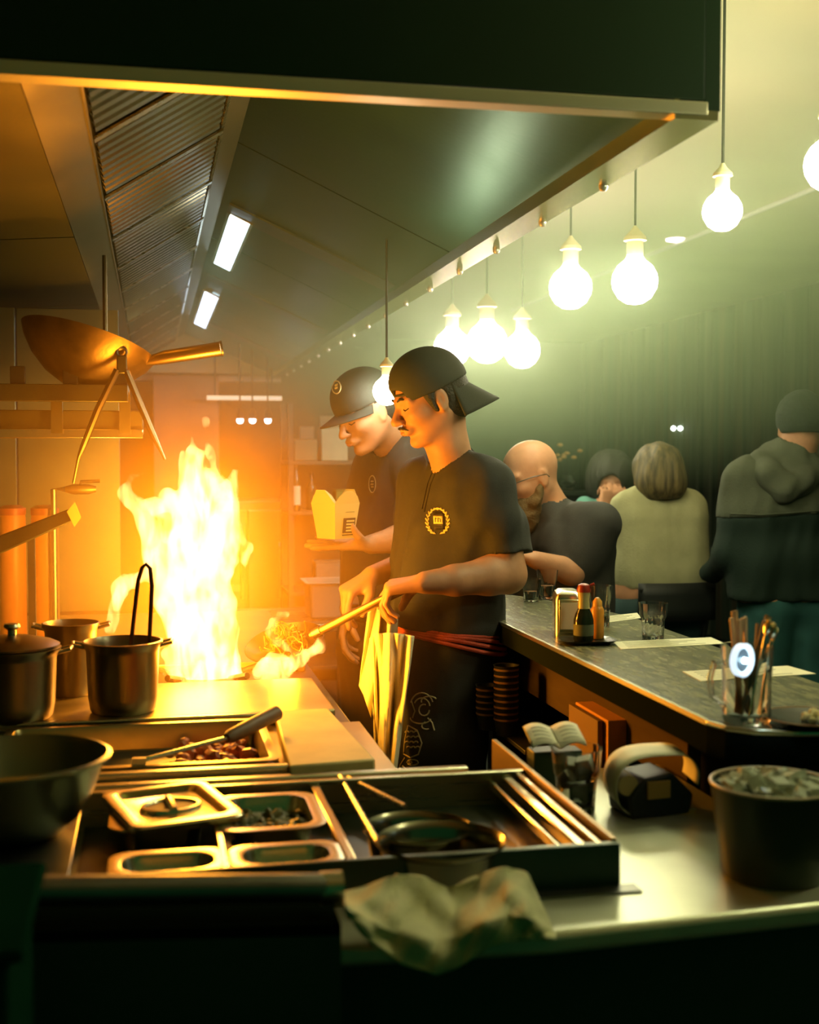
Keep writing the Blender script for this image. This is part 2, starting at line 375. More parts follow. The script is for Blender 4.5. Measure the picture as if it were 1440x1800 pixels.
# white strip lamps under the far end of the hood
st_ = thing('strip_lamp', 'slim pale strip lamp below the far end of the hood', 'lamp', (.6, 8.03, 1.8))
for x in (.40, .76): mkw('hanger_rod', MB().tube([(x, 8.03, 1.825), (x, 8.03, EYE+.81-.469*(x-.225))], .004, 8), BLACK, st_)
mkw('lamp_tube', MB().box((.35, 8.0, 1.80), (.82, 8.06, 1.825)), mat('strip_glow', (.9,.85,.6), .4, emit=(1,.85,.45), estr=.9), st_)
for k, px in enumerate((422, 444, 471)):
    p = W(px, 738, 7.6); g = MB().lathe([(0, .0), (.018, .004), (.024, .02), (.02, .05), (.008, .07)], 16)
    s = thing('spotlight', ['small round white spotlight left of three under the far shelf', 'small white spotlight in the middle of three near the far column', 'small white spotlight right of three beside the papers'][k], 'lamp', p)
    mk('lamp_glow', MB().lathe([(0, -.022), (.014, -.018), (.02, -.004), (.018, .006), (0, .008)], 16), mat('spot_glow', (1,1,1), emit=(1,.97,.85), estr=12), s); mk('lamp_housing', g, BLACK, s)
    mk('stem', MB().tube([(0, 0, .06), (0, 0, EYE+.81-.469*(p.x-.225)-p.z)], .005, 8), BLACK, s)
# ---------------------------------------------------------------- customer bar
BARTOP = mat('bar_laminate', (.055, .062, .042), .26, col2=(.24, .23, .12), scale=70, stretch=(1.4, .35, 1), bump=.12, bscale=30)
bar = thing('bar_counter', 'long dark wood-grained bar counter with bright metal edging', 'bar counter', (1.02, 2.3, 0))
bt = [(.822, 1.74), (.832, 1.70), (.860, 1.672), (.91, 1.65), (1.14, 1.60), (1.166, 2.92), (1.11, 3.2), (1.01, 3.44), (.822, 3.47)]
mkw('bar_top', MB().prism([(x, y, 1.0) for x, y in bt], (0, 0, .05)), BARTOP, bar, bev=.004)
mkw('edge_strip', MB().box((.816, 1.745, 1.043), (.822, 3.47, 1.0512)), mat('edge_brass', (.75,.72,.55), .25, 1), bar)
mkw('edge_band', MB().box((.817, 1.745, 1.0), (.821, 3.465, 1.0425)), mat('edge_band_black', (.010,.014,.010), .95, spec=.0), bar)  # black strip added over the slab edge, standing in for shade from the fire
NE = [(.8175, 1.745), (.828, 1.697), (.857, 1.669), (.909, 1.646), (1.14, 1.596)]
def ne_(z0, z1):
    def fn(u, v):
        x = u*4; i = min(int(x), 3); f = x-i; return Vector((NE[i][0]*(1-f)+NE[i+1][0]*f, NE[i][1]*(1-f)+NE[i+1][1]*f, z0+(z1-z0)*v))
    return fn
mkw('edge_band', MB().grid(ne_(1.0, 1.0425), 41, 3), mat('edge_band_black', (0,0,0)), bar, solid=.003)
mkw('edge_strip', MB().grid(ne_(1.043, 1.0512), 41, 2), mat('edge_brass', (0,0,0)), bar, solid=.004)
mkw('fascia_board', MB().box((.89, 1.97, .875), (.915, 3.4, .985)), mat('brown_timber', (.075, .05, .022), .9, spec=.05, var=.25, scale=4, stretch=(4, .6, 4)), bar, bev=.003)
mkw('bar_front', MB().box((1.08, 1.72, 0), (1.11, 3.1, 1.0)), BLACK, bar)
mkw('bar_front', MB().box((.86, 3.1, 0), (1.11, 3.14, 1.0)), BLACK, bar)
mkw('cup_shelf', MB().box((.80, 2.62, .79), (1.08, 3.1, .80)), STEEL_DK, bar, bev=.001)
mkw('shelf', MB().box((.76, 2.12, .60), (1.08, 3.1, .625)), mat('dark_shelf', (.03,.03,.025), .5), bar, bev=.002)
mkw('support_panel', MB().box((.915, 2.50, .625), (1.08, 2.53, 1.0)), BLACK, bar)
# ---------------------------------------------------------------- steel prep counter
CT = mat('counter_steel', (.62, .64, .48), .33, .6, var=.08, scale=9, rvar=.07, bump=.02, bscale=90)
pc = thing('prep_counter', 'stainless prep counter with rounded bright front edge', 'counter', (.3, 1.8, 0))
cp = [(-1.2, 1.36), (.2, 1.37), (.45, 1.355), (.80, 1.377), (.885, 1.38), (.885, 2.08), (.51, 2.06), (.51, 1.962), (-1.2, 1.962)]
mkw('worktop', MB().prism([(x, y, .872) for x, y in cp], (0, 0, .028)), CT, pc, bev=.008)
mkw('front_panel', MB().box((-1.2, 1.40, 0), (.87, 1.43, .872)), mat('front_green_black', (.014, .045, .022), .6), pc)
mkw('back_panel', MB().box((-1.2, 1.90, 0), (.80, 1.93, .872)), STEEL_DK, pc)
for x in (-.95, .78): mkw('leg', MB().tube([(x, 1.7, 0), (x, 1.7, .872)], .02, 12), STEEL_DK, pc)
# tubular rail and cutting ledge in front, left
lg = thing('front_ledge', 'dim steel ledge with a rolled tubular edge along the front', 'ledge', (-.1, 1.28, .86))
a, b = W(-120, 1568, 1.26), W(592, 1560, 1.32)
mkw('rolled_edge', MB().tube([a, b], .015, 16), STEEL_DK, lg)
mkw('end_cap', MB().tube([b-Vector((.018,0,0)), b+Vector((.006,0,0))], .0175, 16), STEEL, lg)
a2, b2 = W(-120, 1640, 1.24), W(600, 1625, 1.29)
mkw('ledge_top', MB().prism([a2, b2, b2+Vector((0,.08,0)), a2+Vector((0,.08,0))], (0,0,-.012)), mat('ledge_black', (.003,.006,.003), .9, 0, spec=.0), lg)
mkw('front_apron', MB().prism([a2-Vector((0,0,.012)), b2-Vector((0,0,.012)), b2+Vector((0,.05,-.012)), a2+Vector((0,.05,-.012))], (0,0,-.55)), mat('front_green_black', (0,0,0)), lg)
for x in (-.4, .1): mkw('bracket', MB().box((x, 1.25, .80), (x+.03, 1.40, .835)), BLACK, lg)
# ================================================================ cooking line
ORANGE = mat('orange_plastic', (.75, .22, .03), .4)
# ---- cooking range
rg = thing('cooking_range', 'long stainless cooking range with bright flat top plate beside the fire', 'cooking range', (-.3, 2.6, 0))
RSTEEL = mat('range_steel', (.48, .40, .20), .36, 1, var=.15, scale=8, rvar=.1, bump=.03, bscale=60)
mkw('body', MB().box((-1.25, 2.0, 0), (.40, 4.2, .90)), STEEL_DK, rg, bev=.004)
mkw('top_plate', MB().box((-.30, 2.43, .90), (.352, 2.79, .949)), RSTEEL, rg, bev=.004)
mkw('side_deck', MB().box((.21, 2.0, .90), (.40, 2.425, .924)), RSTEEL, rg, bev=.002)
mkw('rear_deck', MB().box((-1.25, 3.15, .90), (.38, 4.2, .93)), RSTEEL, rg, bev=.003)
mkw('pot_shelf', MB().box((-1.25, 2.42, .90), (-.31, 2.80, .948)), STEEL_DK, rg, bev=.003)
mkw('front_rail', MB().box((-1.25, 1.965, .925), (.505, 1.985, .940)), STEEL, rg, bev=.003)
mkw('front_rail', MB().box((-1.25, 2.005, .928), (.215, 2.025, .948)), STEEL, rg, bev=.003)
mkw('rear_rail', MB().box((-1.25, 2.402, .935), (.225, 2.418, .952)), STEEL, rg, bev=.003)
q = W(365, 1230, 2.86)
mkw('burner_ring', MB().lathe([(.13, .90), (.13, .935), (.10, .945), (.085, .93), (.085, .90)], 32).shift((q.x, 2.93, 0)), BLACK, rg)
mkw('burner_ring', MB().lathe([(.045, .90), (.05, .92), (.03, .925), (.0, .92)], 24).shift((q.x, 2.93, 0)), STEEL_DK, rg)
for k in range(5):
    a = k*2*math.pi/5+.3; mkw('grate_arm', MB().tube([(q.x+.09*math.cos(a), 2.93+.09*math.sin(a), .94), (q.x+.15*math.cos(a), 2.93+.15*math.sin(a), .955)], .008, 8), BLACK, rg)
for x in (-.9, -.5, -.1, .25): mkw('control_knob', MB().lathe([(.02, 0), (.02, .02), (.012, .026)], 16, Matrix.Translation((x, 1.995, .82)) @ Matrix.Rotation(math.pi/2, 4, 'X')), BLACK, rg)
# ---- cutting board
BOARD = mat('board_cream', (.78, .60, .24), .55, var=.1, scale=12, bump=.03)
mkt('cutting_board', MB().prism([(.213, 1.99, .925), (.357, 2.007, .925), (.338, 2.435, .925), (.232, 2.431, .925)], (0, 0, .026)), BOARD, (.28, 2.2, .925), 'thick cream cutting board beside the red food pan', 'cutting board', bev=.004)
# ---- rectangular pans
def gpan(name, cx, cy, hx, hy, zr, depth, label, cr=.016, rz=0, group=None, m=None):
    t = thing(name, label, 'pan', (cx, cy, zr-depth), rz, group); cr = min(.030, hy*.6) if hx < .08 else cr
    mk('pan_body', MB().rlathe([(-.004, cr, depth-.003), (-.004, cr, depth), (.004, cr, depth+.001), (.011, cr, depth), (.013, cr, depth-.006), (.017, cr, .01), (.026, cr*.8, 0)], hx, hy), m or STEEL_BR, t)
    return t
lp = gpan('food_pan', -.03, 2.215, .23, .165, .948, .055, 'long shallow steel pan with shredded red food, behind the lidded pan', m=RSTEEL)
FOODR = mat('red_food', (.35, .09, .03), .45, col2=(.65, .28, .10), scale=30, bump=.3)
def lumps(n, x0, x1, y0, y1, z, s, seed, flat=.6):
    rr = random.Random(seed); g = MB()
    for i in range(n):
        x = rr.uniform(x0, x1); y = rr.uniform(y0, y1); r = s*rr.uniform(.6, 1.3); M = Matrix.Translation((x, y, z+rr.uniform(0, s))) @ Matrix.Rotation(rr.uniform(0, 3), 4, Vector((rr.random(), rr.random(), rr.random())).normalized())
        g.lathe([(0, -r*flat), (r*.75, -r*flat*.6), (r, 0), (r*.7, r*flat*.7), (0, r*flat)], 7, M, 1, rr.uniform(.4, .8))
    return g
mkt('shredded_food', lumps(90, .02, .17, 2.10, 2.33, .905, .016, 3), FOODR, (.1, 2.2, .9), 'heap of red shredded food in the long pan by the board', 'food', kind='stuff', smooth=False)
a, b, c = G(252, 1336, .955), G(400, 1297, .966), G(489, 1252, .985)
sp = thing('basting_brush', 'long thin tool with thick rounded dark handle lying across the red food pan', 'kitchen tool', a)
mkw('shaft', MB().tube([a, b], .004, 10), STEEL, sp); d = (c-b)
mkw('handle', MB().tube([b-d*.02, b+d*.05, b+d*.5, b+d*.97, c], [.008, .012, .0135, .0135, .009], 16), mat('worn_wood', (.20, .11, .05), .5, var=.2, scale=20), sp)
mkw('head', MB().box((-.018, -.006, -.012), (.004, .006, .004), Matrix.Translation(a)), STEEL, sp)
# ---- pan well on the counter
pw = thing('pan_well', 'low steel food well with tall polished side guard on the counter', 'food well', (.0, 1.7, .90))
mkw('front_wall', MB().box((-.95, 1.488, .900), (.580, 1.496, .957)), mat('well_front_steel', (.10, .11, .08), .3, 1, rvar=.1), pw, bev=.002)
mkw('side_guard', MB().box((.572, 1.496, .900), (.580, 2.068, .960)), mat('guard_steel', (.28, .19, .08), .42, 1, rvar=.06, scale=8), pw, bev=.001)
mkw('front_corner', MB().box((.30, 1.4865, .900), (.581, 1.488, .956)), mat('well_front_green', (.03, .06, .04), .3, .3), pw)
mkw('foot_flange', MB().box((.36, 1.460, .900), (.600, 1.487, .903)), STEEL_DK, pw)
mkw('rear_wall', MB().box((-.95, 1.872, .900), (.572, 1.884, .955)), STEEL, pw, bev=.002)
for x, w in ((.560, .005), (.540, .007), (.515, .003)): mkw('side_rail', MB().box((x-w, 1.50, .930), (x+w, 1.87, .940+(x-.5)*.2)), mat('rail_gold', (.70, .58, .36), .2, 1), pw, bev=.002)
mkw('well_floor', MB().box((-.1, 1.497, .901), (.571, 1.871, .904)), mat('well_floor_dark', (.05, .05, .035), .35, .8), pw)
mkw('left_cover', MB().box((-.95, 1.497, .945), (-.10, 1.871, .953)), STEEL_DK, pw, bev=.002)
for px0, px1 in (((598, 1366), (664, 1482)), ((612, 1368), (712, 1418))):
    mkw('divider_bar', MB().tube([G(*px0, .948), G(*px1, .948)], .0045, 8), STEEL, pw)
gA, gB = G(285, 1422, .952), G(474, 1424, .952)
mkw('pan_support', MB().box((gB.x+.073, 1.497, .935), (gB.x+.088, 1.871, .950)), mat('rail_gold', (0,0,0)), pw, bev=.003)
mkw('pan_support', MB().box(((gA.x+gB.x)/2-.006, 1.497, .935), ((gA.x+gB.x)/2+.006, 1.871, .949)), mat('rail_gold', (0,0,0)), pw, bev=.003)
gpan('steel_pan', gA.x, gA.y+.005, .068, .088, .950, .045, 'small steel pan under the recessed lid')
gpan('steel_pan', gB.x, gB.y+.005, .068, .088, .950, .045, 'small steel pan full of dark leafy greens')
gC, gD = G(283, 1503, .952), G(488, 1490, .952)
gpan('steel_pan', gA.x+.005, 1.555, .068, .044, .948, .040, 'narrow front steel pan below the lid, against the well wall')
gpan('steel_pan', gB.x+.004, 1.555, .066, .044, .948, .040, 'narrow front steel pan below the leafy greens')
GREENS = mat('dark_greens', (.05, .07, .02), .5, col2=(.22, .18, .06), scale=40, bump=.4)
mkt('leafy_greens', lumps(120, gB.x-.045, gB.x+.045, gB.y-.06, gB.y+.07, .918, .014, 5, .35), GREENS, (gB.x, gB.y, .91), 'dark leafy greens heaped in the small open pan', 'food', kind='stuff', smooth=False)
ld = thing('pan_cover', 'square steel pan lid with oval recess and bar grip', 'lid', (gA.x+.012, gA.y-.002, .958), .26)
hx, hy = .078, .098; g = MB().rlathe([(.0, .018, -.006), (-.001, .018, 0), (.001, .018, .003), (.014, .016, .004), (.020, .015, .001), (.024, .015, -.003), (.026, .015, -.004)], hx, hy)
mk('lid_plate', g, STEEL_BR, ld)
mk('grip_recess', MB().lathe([(.044, -.004), (.042, .001), (.038, .0015), (.035, -.002)], 32, None, 1, .8, False), STEEL_BR, ld)
mk('recess_floor', MB().lathe([(.036, -.0035), (.036, -.0018), (0, -.0018)], 32, None, 1, .8), mat('recess_dark', (.10, .055, .02), .6), ld)
mk('grip_bar', MB().tube([(-.004, -.030, 0), (-.002, -.012, .003), (.002, .012, .003), (.004, .030, 0)], .006, 10), STEEL_BR, ld)
for (px, py, r, lab) in ((742, 1458, .074, 'rear round steel insert tub in the dark end of the food well'), (779, 1490, .083, 'front round steel insert tub in the dark end of the food well')):
    q = G(px, py, .952); t = thing('round_tub', lab, 'tub', (q.x, q.y+(.012 if r > .08 else .03), .905)); zz = .052 if r > .08 else .040
    mk('tub_body', MB().lathe([(r*.86, 0), (r*.93, zz-.006), (r, zz-.002), (r*1.01, zz), (r*.99, zz+.003), (r*.95, zz), (r*.90, zz-.008), (r*.83, .004), (0, .003)], 40), mat('tub_steel', (.30, .28, .20), .22, 1), t)
# ---- mixing bowl
q = W(22, 1318, 1.70); r = .125
mb = thing('mixing_bowl', 'large dark steel mixing bowl with rolled rim on the left end of the well', 'bowl', (q.x, 1.685, .953))
mk('bowl_body', MB().lathe([(.05, 0), (.062, .004), (.085, .025), (.105, .060), (.118, .095), (.122, .100), (.127, .101), (.128, .105), (.122, .107), (.116, .100), (.102, .062), (.08, .028), (.05, .008), (0, .006)], 48), mat('bowl_steel', (.26, .30, .22), .3, 1, rvar=.1), mb)
# ---- dark bin at the lower left corner
bn_ = thing('waste_bin', 'dark green square bin at the lower left corner', 'bin', (-.25, 1.1, 0))
BING = mat('bin_green', (.005, .03, .014), .9, spec=.0, var=.2, scale=4)
q = W(80, 1518, 1.20); mk('bin_body', MB().prism([(-.35, -.1, 0), (q.x+.25-.012, -.1, 0), (q.x+.25-.012, .1, 0), (-.35, .1, 0)], (0, 0, q.z-.012)), BING, bn_, bev=.006)
mk('bin_rim', MB().box((-.36, -.108, q.z-.012), (q.x+.25, .108, q.z)), BING, bn_, bev=.004)
# ---- damp cloth over the counter edge
CLOTH = mat('cream_terry', (.62, .60, .34), .95, var=.12, scale=25, bump=.35, bscale=260)
top = [(600, 1572), (650, 1558), (700, 1537), (745, 1542), (790, 1562), (840, 1540), (890, 1524), (925, 1535), (945, 1580), (975, 1642)]
bot = [(612, 1610), (650, 1655), (705, 1695), (765, 1712), (815, 1695), (850, 1668), (890, 1655), (925, 1650), (955, 1652), (975, 1650)]
def pl(P, u):
    x = u*(len(P)-1); i = min(int(x), len(P)-2); f = x-i; f = f*f*(3-2*f)*.5+f*.5; return P[i][0]*(1-f)+P[i+1][0]*f, P[i][1]*(1-f)+P[i+1][1]*f
def cl(u, v):
    a = pl(top, u); b = pl(bot, u); px = a[0]*(1-v)+b[0]*v; py = a[1]*(1-v)+b[1]*v
    Y = 1.40-.115*min(1, v*1.5)**1.3; Y -= .014*math.sin(u*9+v*3.2)*math.sin(v*3.1+.25)+.010*math.sin(u*23-v*7)*math.sin(v*3)+.005*math.sin(u*41+v*13)
    return W(px, py, Y)
q = W(790, 1640, 1.32); mkt('cleaning_cloth', MB().grid(cl, 90, 40), CLOTH, q, 'crumpled cream cleaning cloth draped over the counter edge', 'cloth', solid=.005, ang=80)
# ---- pots
POT = mat('pot_steel', (.19, .17, .11), .32, 1, rvar=.1, scale=7, var=.12)
def pot(cx, cy, r, h, label, lid=False, tilt=0):
    t = thing('steel_pot', label, 'pot', (cx, cy, .949))
    mk('pot_body', MB().lathe([(r*.82, 0), (r*.88, .006), (r*.93, .03), (r*.97, h-.02), (r, h-.012), (r*1.07, h-.004), (r*1.08, h), (r*1.03, h+.001), (r*.95, h-.012), (r*.9, .03), (r*.8, .006), (0, .005)], 40), POT, t)
    for s in (-1, 1): mk('handle', MB().tube([(s*r*.98, 0, h-.012), (s*(r+.022), 0, h-.006), (s*(r+.024), .02, h-.004), (s*(r+.022), .035, h-.006), (s*r*.9, .038, h-.012)], .004, 8), STEEL, t)
    if lid:
        mk('lid', MB().lathe([(r*1.04, h+.002), (r*1.05, h+.006), (r*.9, h+.012), (r*.4, h+.022), (0, h+.024)], 40), POT, t); mk('lid_knob', MB().lathe([(.008, h+.02), (.008, h+.034), (.016, h+.04), (.014, h+.046), (0, h+.047)], 16), STEEL, t)
    return t
pot(-.262, 2.47, .084, .135, 'left lidded steel pot cut by the picture edge', True)
pot(-.058, 2.50, .072, .138, 'open steel pot holding looped tongs')
pot(-.168, 2.70, .055, .150, 'small pot half hidden behind the two front pots')
lt = thing('looped_tongs', 'dark looped wire tongs standing in the open pot', 'tongs', (-.058, 2.50, .96))
tp = [W(230, 1135, 2.49), W(236, 1080, 2.49), W(243, 1020, 2.49), W(250, 998, 2.49), W(257, 992, 2.49), W(264, 999, 2.49), W(267, 1030, 2.49), W(265, 1080, 2.49), W(262, 1135, 2.49)]
mkw('wire_loop', MB().tube(tp, .0042, 10), mat('tong_dark', (.12, .05, .02), .4, .6), lt); e1, e2 = tp[0], tp[-1]
mkw('jaw', MB().tube([e1, Vector((e1.x+.01, e1.y, .965))], [.0045, .006], 8), STEEL_DK, lt); mkw('jaw', MB().tube([e2, Vector((e2.x-.01, e2.y, .965))], [.0045, .006], 8), STEEL_DK, lt)
# ---- orange canisters
for px, x0, lab in ((22, 0, 'left tall orange canister at the picture edge'), (80, 1, 'right tall orange canister beside the fire')):
    q = W(px, 1000, 3.5); t = thing('canister', lab, 'canister', (q.x, 3.5, .93)); zt = W(px, 905, 3.5).z-.93; r = .036
    mk('canister_body', MB().lathe([(r*.9, 0), (r, .006), (r, zt-.01), (r*.96, zt)], 32), ORANGE, t); mk('cap', MB().lathe([(r*1.03, zt), (r*1.03, zt+.018), (r*.6, zt+.026), (0, zt+.027)], 32), mat('cap_red', (.5,.08,.02), .4), t)
# ---- dark flat-handled pan lying over the canisters, tag on the handle end
q0, q1 = W(-60, 985, 2.9), W(138, 900, 2.9)
hp_ = thing('flat_handled_griddle', 'dark griddle handle with yellow diamond tag sloping in from the left', 'griddle', W(-150, 1020, 2.9))
d = (q1-q0); n_ = Vector((-d.z, 0, d.x)).normalized()
mkw('handle', MB().prism([q0-n_*.018, q1-n_*.014, q1+n_*.014, q0+n_*.024], (0, .014, 0)), mat('blackened_iron', (.05, .055, .03), .45, .4, var=.3, scale=12), hp_, bev=.004)
mkw('griddle_plate', MB().lathe([(.14, 0), (.15, .012), (.14, .02), (.13, .006), (0, .005)], 32, Matrix.Translation(q0-d.normalized()*.13) @ Matrix.Rotation(-.25, 4, 'Y')), BLACK, hp_)
q = W(129, 904, 2.894); a = .019
mkw('tag', MB().prism([q+Vector((-a*.75, 0, .006)), q+Vector((.1*a, 0, -a*1.5)), q+Vector((a*.9, 0, -a*.4)), q+Vector((a*.2, 0, a*1.45))], (0, .002, 0)), mat('yellow_tag', (.75, .62, .15), .6), hp_)
cr_ = thing('support_bracket', 'dark steel upright carrying the tagged griddle', 'bracket', (W(60, 950, 3.0).x, 2.95, .948))
mkw('post', MB().box((cr_.location.x-.008, 2.925, .948), (cr_.location.x+.008, 2.94, W(60, 945, 2.93).z-.0)), STEEL_DK, cr_)
# ---- wall rack above, wok and tongs on it
Yr = 3.05
rk = thing('wall_rack', 'steel rack shelf with square cut-outs hanging above the range', 'shelf', W(110, 690, Yr+.1))
a, b = W(-250, 703, Yr), W(225, 703, Yr); zt = W(0, 674, Yr).z
RK = mat('rack_steel', (.20, .15, .07), .45, 1, rvar=.1)
mkw('shelf_front', MB().box((a.x, Yr, a.z), (b.x, Yr+.012, zt)), mat('rack_dark', (.10, .085, .04), .4, .7, var=.2, scale=6), rk, bev=.002)
mkw('shelf_top', MB().box((a.x, Yr+.012, zt-.012), (b.x, Yr+.30, zt)), RK, rk, bev=.001)
for px in (32, 124, 212):
    q = W(px, 657, Yr+.02); h = .017; mkw('hook_block', MB().box((q.x-h, Yr+.004, zt), (q.x+h, Yr+.02, q.z+h)), BLACK, rk, bev=.002)
a2, b2 = W(-250, 762, 3.4), W(252, 765, 3.4); z2 = W(0, 722, 3.4).z
mkw('lower_shelf', MB().box((a2.x, 3.32, a2.z), (b2.x, 3.56, z2)), RK, rk, bev=.003)
mkw('lower_shelf_lip', MB().box((a2.x, 3.30, a2.z-.012), (b2.x, 3.32, a2.z+.012)), mat('rail_gold', (0,0,0)), rk, bev=.002)
for px in (95, 218, -120): q = W(px, 700, 3.2); mkw('strut', MB().box((q.x-.014, 3.28, a2.z), (q.x+.014, 3.30, zt)), RK, rk)
for x in (a.x+.02, b.x-.06): mkw('hanger_rod', MB().tube([(x, Yr+.28, zt-.01), (x, Yr+.28, EYE+.512)], .006, 8), RK, rk)
wk = thing('hanging_wok', 'upturned worn wok with tubular handle resting on the rack', 'wok', W(150, 670, Yr+.1))
A_, B_ = W(37, 561, Yr+.06), W(272, 640, Yr+.10); ctr = (A_+B_)/2; R_ = (A_-B_).length/2
xa = (B_-A_).normalized(); za = Vector((-xa.z, 0, xa.x)); za = (-za if za.z > 0 else za); za = (za+Vector((0, -.16, 0))).normalized()
M = frame_m(ctr, xa, za.cross(xa)); prof = [(0, .115), (R_*.25, .110), (R_*.5, .092), (R_*.75, .060), (R_*.92, .026), (R_, 0), (R_*.985, -.001), (R_*.9, .024), (R_*.73, .056), (R_*.48, .087), (0, .110)]
mkw('wok_body', MB().lathe([(r, z) for r, z in prof], 48, M if (M.to_3x3() @ Vector((0,0,1))).z < 0 else M @ Matrix.Rotation(math.pi, 4, 'X')), mat('seasoned_iron', (.07, .05, .025), .42, .9, col2=(.26, .16, .06), scale=9, bump=.1, bscale=50), wk)
h0, h1, h2 = W(238, 640, Yr+.05), W(290, 628, Yr+.02), W(388, 613, Yr)
mkw('handle', MB().tube([h0, h1, h2], [.008, .0165, .0175], 18), mat('handle_brass', (.50, .34, .14), .3, 1), wk)
mkw('handle_end', MB().lathe([(.0135, 0), (.019, 0), (.019, .004), (.0135, .004), (.0135, 0)], 20, frame_m(h2, (0,1,0), (h2-h1).cross(Vector((0,1,0)))), caps=False), STEEL, wk)
tg = thing('hanging_tongs', 'long steel tongs hanging open by their ring below the wok', 'tongs', W(213, 618, 3.0))
q = W(214, 619, 3.0); mkw('ring', MB().tube([q+Vector((.011*math.cos(t), 0, .011*math.sin(t))) for t in [2*math.pi*i/16 for i in range(16)]], .0032, 8, closed=True), STEEL_DK, tg)
TM = mat('tong_steel', (.36, .28, .16), .3, 1)
mkw('hinge', MB().box((-.012, -.006, -.05), (.012, .006, -.008), Matrix.Translation(q)), mat('rack_dark', (0,0,0)), tg, bev=.003)
for P_ in (((206, 650), (172, 720), (146, 785), (138, 805), (129, 850)), ((222, 652), (248, 715), (272, 770), (284, 795), (290, 808))):
    mkw('arm', MB().tube([W(x, y, 3.0) for x, y in P_], [.008, .0085, .007, .004, .003], 8), TM, tg)
gv = thing('gas_valve', 'small brass gas valve on the pipe under the rack', 'valve', W(142, 860, 3.45))
q = W(142, 860, 3.45); mkw('valve_body', MB().tube([q-Vector((.04,0,0)), q-Vector((.02,0,0)), q+Vector((.02,0,0)), q+Vector((.04,0,0))], [.008, .014, .014, .008], 12), mat('valve_brass', (.35,.25,.1), .4, 1), gv)
mkw('valve_lever', MB().tube([q+Vector((0,0,.01)), q+Vector((.0,-.005,.02)), q+Vector((.05,-.005,.022))], .005, 8), BLACK, gv)
mkw('pipe', MB().tube([q-Vector((.04,0,0)), q-Vector((.07,0,0)), q-Vector((.07,0,q.z-.93))], .008, 10), STEEL_DK, gv)
# ---- steel splash panel behind the rack
sp_ = thing('splash_panel', 'dull steel splash panel standing behind the rack and canisters', 'panel', (-1.0, 4.25, .93))
q = W(212, 900, 4.3)
for k in range(5):
    x1 = q.x-k*.33; mkw('sheet', MB().box((x1-.325, 4.28-.004*(k % 2), .93), (x1, 4.30, 1.93)), mat('splash_steel', (.26, .28, .20), .38, .9, var=.12, scale=4, rvar=.1), sp_, bev=.002)
# ================================================================ far kitchen
FR = mat('fridge_steel', (.50, .42, .32), .38, .9, rvar=.08, scale=4)
a = W(378, 882, 7.3); b = W(502, 882, 7.3)
fr = thing('refrigerator', 'tall steel fridge behind the flame near the papers', 'refrigerator', ((a.x+b.x)/2, 7.5, 0))
mkw('fridge_body', MB().box((a.x, 7.32, .06), (b.x, 7.95, a.z)), FR, fr, bev=.006)
mx = (a.x*.55+b.x*.45)
for x0, x1, s in ((a.x+.006, mx-.004, -1), (mx+.004, b.x-.006, 1)):
    dr = mkw('door', MB().box((x0, 7.285, .10), (x1, 7.318, a.z-.05)), FR, fr, bev=.006)
    xm = (x1-.03) if s < 0 else x1-.03; g = MB().tube([(xm, 7.28, .62), (xm, 7.262, .64), (xm, 7.262, .92), (xm, 7.28, .94)], .009, 8).shift(-Vector(fr.location)); mk('door_handle', g, mat('pale_handle', (.7,.6,.5), .3, .6), dr)
for x in (a.x+.05, b.x-.05): mkw('foot', MB().lathe([(.02, 0), (.025, .06)], 12).shift((x, 7.4, 0)), BLACK, fr)
mkw('badge', MB().box((a.x+.03, 7.280, .66), (a.x+.15, 7.286, .70)), mat('badge_pale', (.75,.6,.5), .5), fr)
su = thing('shelf_unit', 'dark shelving behind the cook holding the takeaway box', 'shelving', (.95, 6.6, 0))
DS = mat('shelf_dark', (.06, .055, .03), .6, var=.3, scale=5)
x0, x1 = W(505, 800, 6.5).x, W(655, 800, 6.5).x
for z in (.35, .74, 1.16, 1.42): mkw('shelf_board', MB().box((x0, 6.45, z-.02), (x1, 6.85, z)), DS, su, bev=.002)
for x in (x0+.015, x1-.015):
    for y in (6.47, 6.83): mkw('upright', MB().box((x-.014, y-.014, 0), (x+.014, y+.014, 1.72)), DS, su)
mkw('back_sheet', MB().box((x0, 6.85, .2), (x1, 6.86, 1.5)), DS, su)
def bottle(px, z, Y, r, h, body, label, lm=None, capm=None, name='bottle'):
    q = W(px, 800, Y); t = thing(name, label, 'bottle', (q.x, Y, z)); mk('bottle_body', MB().lathe([(r*.9, 0), (r, .005), (r, h*.55), (r*.85, h*.65), (r*.4, h*.78), (r*.35, h*.95)], 20), body, t)
    mk('cap', MB().lathe([(r*.42, h*.93), (r*.42, h), (0, h*1.005)], 16), capm or BLACK, t)
    if lm: mk('paper_label', MB().lathe([(r*1.02, h*.12), (r*1.02, h*.5)], 20, caps=False), lm, t)
    return t
DKG = mat('dark_glass', (.03, .04, .02), .15)
bottle(520, 1.16, 6.5, .024, .26, DKG, 'dark bottle with tall white label on the shelving', PAPER)
bottle(547, 1.16, 6.6, .03, .20, DKG, 'squat dark bottle beside the white-labelled bottle')
